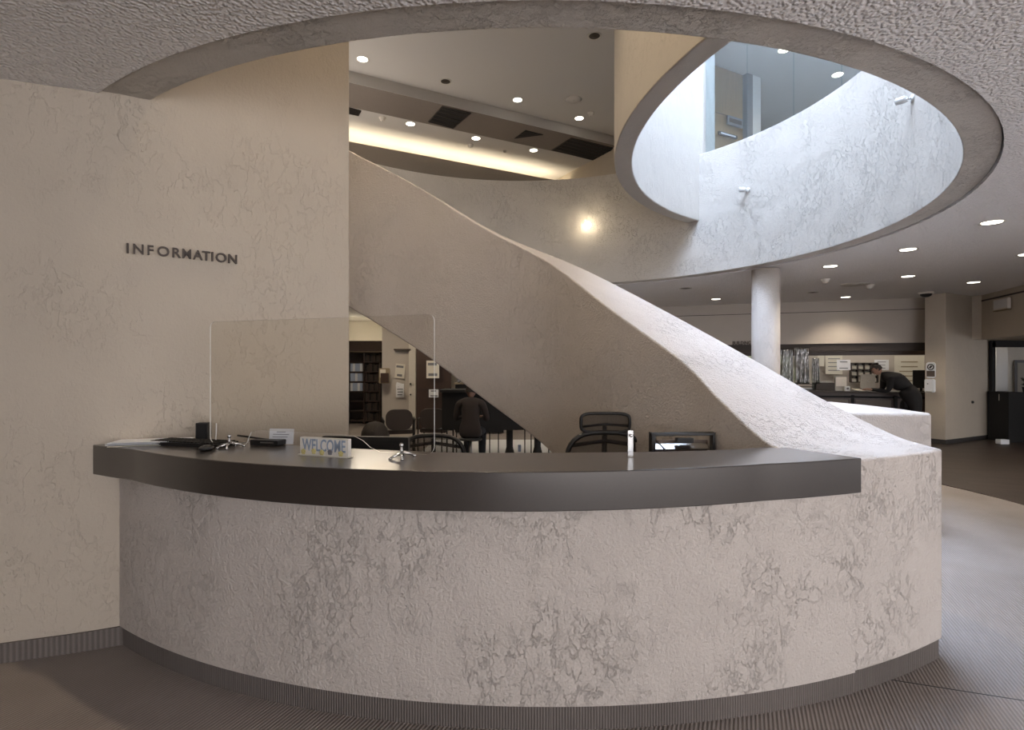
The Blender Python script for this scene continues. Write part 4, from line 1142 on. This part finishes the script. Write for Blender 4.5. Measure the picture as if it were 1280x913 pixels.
# pale illuminated sign box (blank)
s0 = kB - bd * .62 + Vector((-.03, .01)); 
sb = empty('sign_box', (s0.x - .02, s0.y, 2.70), 'pale blank sign box on the bulkhead above the dark doorway', 'sign', rz=atan2(bd.y, bd.x))
MB().rbox((-.25, 0, 0), (.5, .05, .20), .01).build('box', M['cream'], sb); MB().box((-.25, .027, 0), (.46, .004, .15)).build('face', M['white'], sb)
MB().box((-.25, 0, -.115), (.5, .06, .02)).build('lower_rail', M['board'], sb)
# doorway frame and glazed screen
fr0 = at_d(1238.5, 0, 11.7).xy
df = struct_empty('door_3', (fr0.x, fr0.y, 0))
MB().box((fr0.x + .03, fr0.y, 1.02), (.07, .08, 2.04)).build('jamb', M['blackmat'], df, world=True)
MB().box((fr0.x + 1.5, fr0.y, 2.0), (3.0, .08, .14)).build('head', M['blackmat'], df, world=True)
tag(MB().box((fr0.x + 2.0, 15.5, 1.5), (5.2, .15, 3)).build('wall_beyond', M['cream']), kind='structure')
tag(MB().box((at_d(1248, 0, 13.5).x, 13.5, 1.5), (.28, .2, 2.94)).build('wall_stub', M['white']), kind='structure')
ck = empty('dark_counter', (fr0.x + 1.2, 11.45, 0), 'black reception counter in the doorway at the far right', 'counter')
MB().box((fr0.x + .10, 11.45, .505), (.34, .5, 1.01)).build('side_panel', M['blackmat'], ck, world=True)
MB().box((fr0.x + 1.55, 11.6, .88), (2.6, .3, .20)).build('upper_panel', M['blackmat'], ck, world=True)
MB().box((fr0.x + 1.62, 10.9, .43), (2.4, .4, .84)).build('front_panel', M['blackmat'], ck, world=True)
MB().box((fr0.x + .5, 11.35, .25), (.5, .3, .3)).build('drawer', M['brownwood'], ck, world=True)
e = empty('notice_card', at_d(1252, 497, 11.42), 'small card with a photo fixed to the black reception counter', 'card')
MB().box((0, 0, 0), (.11, .01, .13)).build('card', M['papery'], e); MB().box((0, -.007, .02), (.06, .004, .06)).build('print', M['header'], e)
o = MB().rbox(tuple(at_d(1253, 553, 11.0).xy) + (.05,), (.17, .12, .09), .01).build('white_block', M['paper']); tag(o, 'small white block on the floor beneath the black reception counter', 'block')
e = empty('framed_mirror', at_d(1279, 472, 15.3), 'dark framed picture with a bright spot on the pale wall in the doorway', 'frame')
MB().rbox((0, 0, 0), (.45, .04, .95), .02).build('frame', M['ink'], e); MB().box((0, -.025, 0), (.35, .01, .8)).build('print', M['beige'], e)
pt = empty('potted_plant', (at_d(1279, 0, 11.7).x, 11.6, .98), 'dark small potted plant standing on the black reception counter', 'plant')
MB().lathe([(.001, 0), (.07, 0), (.09, .12), (.08, .12), (.001, .1)]).build('pot', M['blackmat'], pt)
mb = MB()
for i in range(26):
    a = random.uniform(0, 2 * pi); l = random.uniform(.1, .26); e_ = random.uniform(.3, 1.3)
    p_ = [Vector((0, 0, .1)), Vector((cos(a) * l * .5 * cos(e_), sin(a) * l * .5 * cos(e_), .1 + l * .6)), Vector((cos(a) * l * cos(e_), sin(a) * l * cos(e_), .1 + l * sin(e_)))]
    mb.tube(p_, [.006, .014, .002], 5)
mb.build('leaves', plain('dark_leaves', (.02, .03, .015), .6), pt)

# signs on the pier's chamfer face
def pier_pt(px, py):
    k = (px - HX) / F; t = (k * pa.y - pa.x) / (v2.x - k * v2.y); q = pa + v2 * t
    return Vector((q.x, q.y, EYE + (HY - py) / F * q.y))
prz = atan2(-v2.y, -v2.x); pn = -u2
def on_pier(px0, px1, y0, y1):
    a = pier_pt(px0, y0); b = pier_pt(px1, y1); return (a + b) / 2, (b - a).xy.length, a.z - b.z
c, w_, h_ = on_pier(1158, 1170, 453, 473)
e = empty('round_topped_sign', c + Vector((pn.x, pn.y, 0)) * .012, 'white round-topped sign with a dark round symbol on the plaster pier', 'sign', rz=prz)
MB().rbox((0, 0, 0), (w_, .012, h_), w_ * .3).build('plate', M['paper'], e)
MB().lathe([(.045, 0), (.062, 0), (.062, .006), (.045, .006)], (0, -.007, h_ * .2), 20, (0, -1, 0)).build('symbol_ring', M['black'], e)
MB().box((0, -.009, h_ * .2), (.03, .004, .06), rot=Matrix.Rotation(.7, 3, 'Y')).build('symbol_mark', M['black'], e)
MB().box((0, -.009, -h_ * .22), (w_ * .86, .004, h_ * .36)).build('brown_panel', plain('sign_brown', (.10, .075, .06), .6), e)
c, w_, h_ = on_pier(1158.5, 1170, 474, 491)
e = empty('hand_sanitizer_dispenser', c + Vector((pn.x, pn.y, 0)) * .05, 'white hand sanitizer dispenser on the plaster pier below the round-topped sign', 'dispenser', rz=prz)
MB().rbox((0, 0, 0), (w_, .09, h_), .03).build('housing', M['paper'], e, bevel=.008)
MB().lathe([(.001, 0), (.012, 0), (.012, .004), (.001, .004)], (-.02, -.046, .04), 12, (0, -1, 0)).build('lock', M['ink'], e)
MB().rbox((0, -.02, -h_ / 2 + .01), (w_ * .7, .08, .03), .008).build('nozzle', M['beige'], e)
k = (1215 - HX) / F; t = (k * pa.y - pa.x) / (u2.x - k * u2.y); q = pa + u2 * t
o = MB().lathe([(.001, 0), (.03, 0), (.024, .03), (.001, .034)], (q.x, q.y, EYE - 43 / F * q.y), 14, (v2.x * -1, v2.y * -1, 0)).build('wall_knob', M['black']); tag(o, 'small black round buffer on the wide face of the plaster pier', 'knob')  # small round knob on the pier face

# ------------------------------------------------------------------ first-floor ceiling fittings
def downlight(p, label, lit, r=.085, power=14, col=(1, .86, .68), group=None, blend=.6):
    e = empty('downlight', p, label, 'ceiling light', group)
    MB().lathe([(r * .86, .0), (r, -.002), (r * 1.12, -.008), (r * 1.12, 0.0)], n=28).build('trim_ring', M['trim'], e)
    if lit: MB().lathe([(.001, -.004), (r * .86, -.004), (r * .86, -.001), (.001, -.001)], n=28).build('lamp', M['lamp'], e)
    else:
        MB().lathe([(r * .86, -.002), (r * .5, -.004), (r * .25, -.012), (.001, -.014)], n=28).build('reflector', M['can'], e)
    if lit and power:
        ld = bpy.data.lights.new('downlight_beam', 'SPOT'); ld.energy = power; ld.color = col; ld.spot_size = radians(120); ld.spot_blend = blend; ld.shadow_soft_size = r * .8
        lo_ = bpy.data.objects.new('beam', ld); COL.objects.link(lo_); lo_.parent = e; lo_.location = (0, 0, -.03)
    return e
LOW = [(1038, 333, 1, 'lit downlight nearest the round column, to its right'), (1135, 312, 1, 'lit downlight halfway between the round column and the right edge, higher one'),
       (1240, 278, 1, 'lit downlight highest of those at the right edge of the ceiling'), (1135, 345.5, 1, 'lit downlight above the left edge of the plaster pier'),
       (1057, 371.5, 1, 'lit downlight close to the service counter bulkhead'), (1217, 353, 1, 'lit downlight in front of the pier beside the doorway bulkhead'),
       (895, 374, 1, 'lit downlight left of the round column, low and far away'), (948, 348.5, 1, 'lit downlight half hidden by the top of the round column'),
       (1284, 318, 1, 'lit downlight cut by the right edge of the picture'),
       (857, 360.5, 0, 'unlit downlight left of the round column, under the curved parapet'), (1016, 365.5, 0, 'unlit downlight right of the round column')]
for px, py, lit, lb in LOW:
    downlight(at_z(px, py, ZC - .001), lb, lit, r=.10, power=52)
def detector(p, label, name='smoke_detector', cat='smoke detector', mat=None):
    e = empty(name, p, label, cat)
    MB().lathe([(.001, 0), (.075, 0), (.075, -.015), (.055, -.025), (.05, -.06), (.03, -.07), (.001, -.07)], n=24).build('body', mat or M['cream'], e)
    MB().lathe([(.001, -.07), (.012, -.07), (.01, -.08), (.001, -.082)], n=12).build('sensor', M['steel'], e)
    return e
detector(at_z(1032, 349, ZC), 'cream smoke detector hanging under the ceiling, below the downlight nearest the column')
detector(at_z(1087, 356, ZC), 'small flat smoke detector right of the round ceiling vent')
e = empty('round_ceiling_vent', at_z(1069, 355.5, ZC), 'flat round ceiling vent left of the small smoke detector', 'vent')
for k in range(4): MB().lathe([(.06 + k * .045, 0), (.085 + k * .045, -.012), (.095 + k * .045, 0)], n=32).build('ring', M['trim'], e)
e = empty('security_camera', at_z(1157.5, 365.5, ZC), 'dark dome security camera on the ceiling against the plaster pier', 'camera')
MB().lathe([(.001, 0), (.13, 0), (.13, -.03), (.10, -.035)], n=28).build('mount', M['cream'], e); MB().lathe([(.10, -.035), (.09, -.065), (.05, -.09), (.001, -.098)], n=28).build('dome', M['black'], e)

# ------------------------------------------------------------------ upper storey
ZS = 6.79
def uvpoly(u0, u1, v0, v1): return [wallu(u0, v0), wallu(u1, v0), wallu(u1, v1), wallu(u0, v1)]
tag(MB().prism(uvpoly(-6, 9.0, 10.55, 13.3), ZS, ZC2 + .02).build('ceiling_soffit', M['ceil_far']), kind='structure')
tag(MB().prism(uvpoly(-6, 8.5, 10.56, 11.55), ZS - .004, ZS).build('ceiling_panel', plain('brown_ceiling_panel', (.20, .17, .15), .85)), kind='structure')
tag(MB().prism(uvpoly(-8, 14, 13.3, 13.5), ZF2, ZC2).build('wall_upper_back', M['wall']), kind='structure')
tag(MB().prism(uvpoly(8.55, 8.75, 9.5, 13.3), ZF2, ZC2).build('wall_upper_side', M['wall']), kind='structure')
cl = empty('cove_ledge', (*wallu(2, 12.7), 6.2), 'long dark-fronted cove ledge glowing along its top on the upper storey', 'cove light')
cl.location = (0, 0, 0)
MB().prism(uvpoly(-7.5, 8.55, 12.6, 12.68), 5.6, 6.50).build('fascia', plain('fascia_painted_shade', (.24, .205, .175), .8), cl)  # shade on the unlit fascia is painted in as a darker colour
MB().prism(uvpoly(-7.5, 8.55, 12.68, 13.3), 6.20, 6.25).build('ledge_floor', M['white'], cl)
a = wallu(-7, 12.9); b = wallu(8.3, 12.9)
MB().tube([(a[0], a[1], 6.36), (b[0], b[1], 6.36)], .025, 8).build('tube', M['cove'], cl)
UP = [(453, 74, 1, ZC2, 'lit ceiling lamp at upper left, close to the edge of the information wall'), (647, 125, 1, ZC2, 'lit ceiling lamp in the middle of the upper plaster ceiling'), (724, 148, 1, ZC2, 'lit ceiling lamp on the upper plaster ceiling beside the hanging curved wall'),
      (557, 102, 0, ZC2, 'unlit dark ceiling can left of the middle of the upper ceiling'), (743, 45, 0, ZC2, 'unlit dark ceiling can near the top of the hanging curved wall'),
      (513, 155, 1, ZS, 'leftmost lit lamp in the bright cove soffit'), (595, 173, 1, ZS, 'middle lit lamp in the bright cove soffit'), (667, 188, 1, ZS, 'rightmost lit lamp in the bright cove soffit'),
      (980, 62.5, 1, ZC2, 'lit ceiling lamp behind the glass, the higher of two'), (1047, 93.5, 1, ZC2, 'lit ceiling lamp behind the glass, the lower right of two')]
for px, py, lit, z, lb in UP:
    downlight(at_z(px, py, z - .001), lb, lit, r=.105, power=26 if z == ZC2 else 12)
detector(at_z(478, 147, ZS), 'round smoke detector in the cove soffit left of the lit lamps')
detector(at_z(588, 181, ZS), 'smoke detector in the cove soffit just below the middle lit lamp')
o = MB().lathe([(.001, 0), (.04, 0), (.03, -.03), (.001, -.04)], at_z(631, 189, ZS), 16).build('sprinkler', M['steel']); tag(o, 'small sprinkler head in the cove soffit between two lit lamps', 'sprinkler')
e = empty('round_ceiling_cover', at_z(717, 124.5, ZC2), 'flat round blank cover on the upper ceiling above the third lit lamp', 'cover')
MB().lathe([(.001, -.02), (.15, -.02), (.17, 0), (.001, 0)], n=28).build('plate', M['ceil_far'], e); MB().lathe([(.001, -.026), (.012, -.026), (.012, -.02), (.001, -.02)], n=12).build('screw', M['steel'], e)
detector(at_z(738.5, 141, ZC2), 'small detector on the upper ceiling right of the third lit lamp')
def vent(pxs, label, name='ceiling_vent'):
    pts = [at_z(x_, y_, ZS) for x_, y_ in pxs]; c = sum(pts, Vector()) / len(pts)
    e = empty(name, (c.x, c.y, ZS), label, 'vent')
    MB().prism([(p.x, p.y) for p in pts], ZS - .016, ZS - .005).build('dark_opening', M['blackmat'], e, world=True)
    if len(pts) == 4:
        mb = MB()
        for i in range(5):
            t = (i + .5) / 5; a_ = pts[0].lerp(pts[3], t); b_ = pts[1].lerp(pts[2], t)
            mb.tube([a_ + Vector((0, 0, -.018)), b_ + Vector((0, 0, -.018))], .008, 5)
        mb.build('louvres', M['header'], e, world=True)
        mb = MB()
        for i in range(4): mb.tube([pts[i] + Vector((0, 0, -.012)), pts[(i + 1) % 4] + Vector((0, 0, -.012))], .012, 5)
        mb.build('frame', M['header'], e, world=True)
    else:
        mb = MB()
        for t in (.25, .5, .75): mb.tube([pts[2].lerp(pts[0], t) + Vector((0, 0, -.016)), pts[2].lerp(pts[1], t) + Vector((0, 0, -.016))], .007, 5)
        mb.build('louvres', M['header'], e, world=True)
vent([(553, 132.5), (588.6, 140.7), (566.7, 159.8), (535.3, 151.6)], 'square black vent opening in the soffit, left of the triangular vent')
vent([(714.4, 172), (766, 184.4), (751, 202), (690, 187)], 'long black vent opening in the soffit beside the hanging curved wall')
vent([(425, 131), (451, 138), (448, 144), (420, 138)], 'black vent opening at the far left end of the soffit')
vent([(643, 172.7), (679, 168), (657, 162.5)], 'triangular dark vent in the soffit between the two black openings')

# glazing on top of the drum
pxs = [882, 934, 992, 1052, 1110, 1150]
gp = [on_circle(x_, 3.93) for x_ in pxs]
for i in range(len(gp) - 1):
    a = Vector(gp[i]); b = Vector(gp[i + 1]); t = (b - a).normalized(); n_ = Vector((-t.y, t.x)) * .006; a2 = a + t * .006; b2 = b - t * .006
    o = MB().prism([tuple(a2 - n_), tuple(b2 - n_), tuple(b2 + n_), tuple(a2 + n_)], 4.885, ZC2 - .002).build('glass_panel', M['glass'])
    tag(o, ('leftmost', 'second', 'third', 'fourth', 'rightmost')[i] + ' clear glass panel above the white curved parapet, counted from the wooden door', 'glass panel', 'glass panels on the round parapet')
    o = MB().box((b.x, b.y, (4.885 + ZC2) / 2), (.010, .012, ZC2 - 4.89), atan2(t.y, t.x)).build('trim_%d' % (20 + i), M['glass']); tag(o, kind='structure')
# rooms beyond
dp = Vector((3.50, 9.96))
def dl(px, off=0.0):
    k = (px - HX) / F; a = dp + v2 * off; t = (k * a.y - a.x) / (u2.x - k * u2.y); return a + u2 * t
def dbox(px0, px1, z0, z1, off, th, name, mat, parent=None):
    a = dl(px0, off); b = dl(px1, off); c = (a + b) / 2 + v2 * (th / 2)
    return MB().box((c.x, c.y, (z0 + z1) / 2), ((b - a).length, th, z1 - z0), atan2(u2.y, u2.x)).build(name, mat, parent, world=True)
tag(dbox(876, 891, ZF2, ZC2, 0, .25, 'wall_upper_jamb', M['white']), kind='structure')
tag(dbox(876, 879.5, ZF2, ZC2, -.05, .06, 'trim_9', M['brownwood']), kind='structure')
d1 = struct_empty('door_1', (*dl(912), ZF2))
def zdoor(px, py, off=.1): q = dl(px, off); return EYE + (HY - py) / F * q.y
zt_ = zdoor(892, 139.5)
dbox(891, 934, ZF2, zt_ - .01, .10, .05, 'leaf', M['doorwood'], d1)
dbox(891, 934, zt_ + .01, ZC2, .10, .05, 'overpanel', M['doorwood'], d1)
dbox(934, 941, ZF2, ZC2, .0, .2, 'frame', M['ink'], d1)
def dsign(px0, px1, y0, y1, label, mat, name, cat, inner, yoff=.05):
    a = dl(px0, yoff); b = dl(px1, yoff); c = (a + b) / 2; z1_ = EYE + (HY - y0) / F * c.y; z0_ = EYE + (HY - y1) / F * c.y
    e = empty(name, (c.x, c.y, (z0_ + z1_) / 2), label, cat, rz=atan2(u2.y, u2.x)); w_ = (b - a).length; h_ = z1_ - z0_
    MB().rbox((0, 0, 0), (w_, .03, h_), .01).build('plate', mat, e)
    if inner: MB().box((0, -.018, 0), (w_ * .8, .006, h_ * .45)).build('inset', inner, e)
    return e
dsign(909, 928, 147, 158, 'grey document holder on the wooden door behind the glass', M['ink'], 'document_holder', 'holder', M['header'])
dsign(898, 921, 167, 171, 'dark name plate with a pale strip on the wooden door', M['header'], 'door_sign', 'sign', M['paper'])
dsign(882, 889, 172, 181, 'white double light switch on the door jamb', M['paper'], 'light_switch', 'switch', M['cream'], -.03)
dsign(886, 889, 163, 170, 'small dark card above the light switch', M['header'], 'small_plate', 'plate', None, -.03)
tag(dbox(941, 951, ZF2, ZC2, .0, .8, 'wall_upper_stub', M['white']), kind='structure')
tag(dbox(900, 1400, ZF2, ZC2, 3.5, .2, 'wall_upper_office', M['white']), kind='structure')

# wall lamps on the drum
def wall_lamp(px, py, label, lit, tilt=0.0):
    X, Y = on_circle(px, 3.83); z = EYE + (HY - py) / F * Y
    nrm = Vector((CX - X, CY - Y)).normalized()
    e = empty('wall_lamp', (X, Y, z), label, 'wall lamp', rz=atan2(nrm.y, nrm.x) + pi / 2)    # local -y points into the drum
    MB().lathe([(.001, 0), (.055, 0), (.055, .015), (.02, .022), (.001, .022)], n=24, axis=(0, -1, 0)).build('back_plate', M['white'], e)
    MB().tube([(0, -.02, 0), (0, -.10, 0)], .012, 10).build('stem', M['chrome'], e)
    e.scale = (.68, .68, .68) if not lit else (1, 1, 1)
    if lit:
        MB().lathe([(.001, .0), (.06, .0), (.055, .03), (.03, .045), (.001, .05)], (0, -.02, 0), 24, (0, -1, 0)).build('glowing_lens', M['lampwarm'], e)
        return e
    MB().lathe([(.001, 0), (.042, .0), (.05, .02), (.05, .13), (.044, .13), (.040, .03), (.001, .03)], (0, -.08, 0), 24, (-.75, -.65, .1)).build('shade', M['white'] if not lit else M['chrome'], e)
    b = MB().ball(Vector((0, -.08, 0)) + Vector((-.75, -.65, .1)).normalized() * .10, .036, 10).build('bulb', M['lampwarm'] if lit else M['cream'], e)
    return e
wall_lamp(935, 238, 'small chrome wall lamp on the white drum wall above the column', False)
wall_lamp(1141, 123, 'small white wall lamp on the drum wall close under the near rim', False)
wl_ = wall_lamp(735, 282, 'lit wall lamp glowing on the plaster drum wall left of the hanging curved wall', True)
ld = bpy.data.lights.new('wall_lamp_light', 'POINT'); ld.energy = 3.4; ld.color = (1, .85, .6); ld.shadow_soft_size = .04
lo_ = bpy.data.objects.new('glow', ld); COL.objects.link(lo_); lo_.parent = wl_; lo_.location = (0, -.22, 0)

# ------------------------------------------------------------------ light
def area(name, loc, target, size, energy, col, sy=None):
    ld = bpy.data.lights.new(name, 'AREA'); ld.shape = 'RECTANGLE'; ld.size = size; ld.size_y = sy or size; ld.energy = energy; ld.color = col
    o = bpy.data.objects.new(name, ld); COL.objects.link(o); o.location = loc
    o.rotation_euler = (Vector(target) - Vector(loc)).to_track_quat('-Z', 'Y').to_euler(); return o
def point(name, loc, e, col, r=.3):
    ld = bpy.data.lights.new(name, 'POINT'); ld.energy = e; ld.color = col; ld.shadow_soft_size = r
    o = bpy.data.objects.new(name, ld); COL.objects.link(o); o.location = loc; return o
WARM = (1, .86, .68)
area('skylight_daylight', (3.0, 6.1, 9.4), (3.0, 6.1, 0), 3.2, 1120, (.60, .745, 1.0), 6.0)
area('entrance_daylight', (5.5, -5.6, 1.0), (1.2, 3, 2.5), 8.0, 130, (1.0, .93, .90), 2.4)
for x_, y_ in ((-2.5, -1.5), (1.5, -2.5), (6, -1)):
    downlight((x_, y_, ZC - .001), 'lit downlight in the entrance hall ceiling', 1, power=20, group='entrance hall downlights')
for x_, y_, e_ in ((-1.5, 4.9, 150), (-.25, 3.5, 260)):  # out-of-view lamps added to warm the parapet face and information wall
    downlight((x_, y_, ZC2 - .001), 'added unseen ceiling lamp of the upper storey high over the desk', 1, power=e_, col=(1, .81, .58), group='added ceiling lamps over the desk')
for x_, y_, e_ in ((-3.0, 12.2, 34), (.5, 12.5, 16)):
    area('ceiling_panel_light', (x_, y_, 2.93), (x_, y_, 0), 1.0, e_, WARM)
q = on_line(1070, 1.4); area('office_light', (q.x, q.y, 2.9), (q.x, q.y, 0), 2.2, 30, (1, .94, .85))
area('doorway_light', (fr0.x + 1.2, 13.8, 2.9), (fr0.x + 1.2, 13.8, 0), 1.2, 22, (1, .9, .74))
area('upper_office_light', (7.5, 10.5, 6.9), (7.5, 10.5, 3.9), 2.5, 30, (.9, .95, 1.0))
area('upper_hall_light', (-2.2, 7.5, 6.9), (-1.8, 7.5, 3.9), 2.5, 70, (1, .88, .74))
area('added_upper_hall_fill', (-4.5, 10.0, 4.6), (-3.5, 9.8, 7), 3.0, 50, (1, .90, .80))  # unseen upward fill added to brighten the upper ceiling

sd = bpy.data.lights.new('sun', 'SUN'); sd.energy = 22; sd.angle = radians(.6); sd.color = (1, .95, .9)     # falls through the entrance onto the floor behind the viewer
so_ = bpy.data.objects.new('sun', sd); COL.objects.link(so_); so_.location = (0, -12, 12); so_.rotation_euler = Vector((.05, .62, -.78)).to_track_quat('-Z', 'Y').to_euler()
w = bpy.data.worlds.new('world'); SC.world = w; w.use_nodes = True
w.node_tree.nodes['Background'].inputs[0].default_value = (.93, .94, 1, 1); w.node_tree.nodes['Background'].inputs[1].default_value = 2.6

# ------------------------------------------------------------------ camera
cd = bpy.data.cameras.new('camera'); cd.sensor_width = 36; cd.lens = F / 1280 * 36; cd.shift_y = 3.5 / 1280
cd.clip_start = .05; cd.clip_end = 100
cam = bpy.data.objects.new('camera', cd); COL.objects.link(cam); cam.location = (0, 0, EYE); cam.rotation_euler = (pi / 2, 0, 0)
SC.camera = cam
vs_ = SC.view_settings; vs_.view_transform = 'Standard'; vs_.look = 'None'; vs_.gamma = 1; vs_.exposure = 0.33; vs_.use_curve_mapping = False
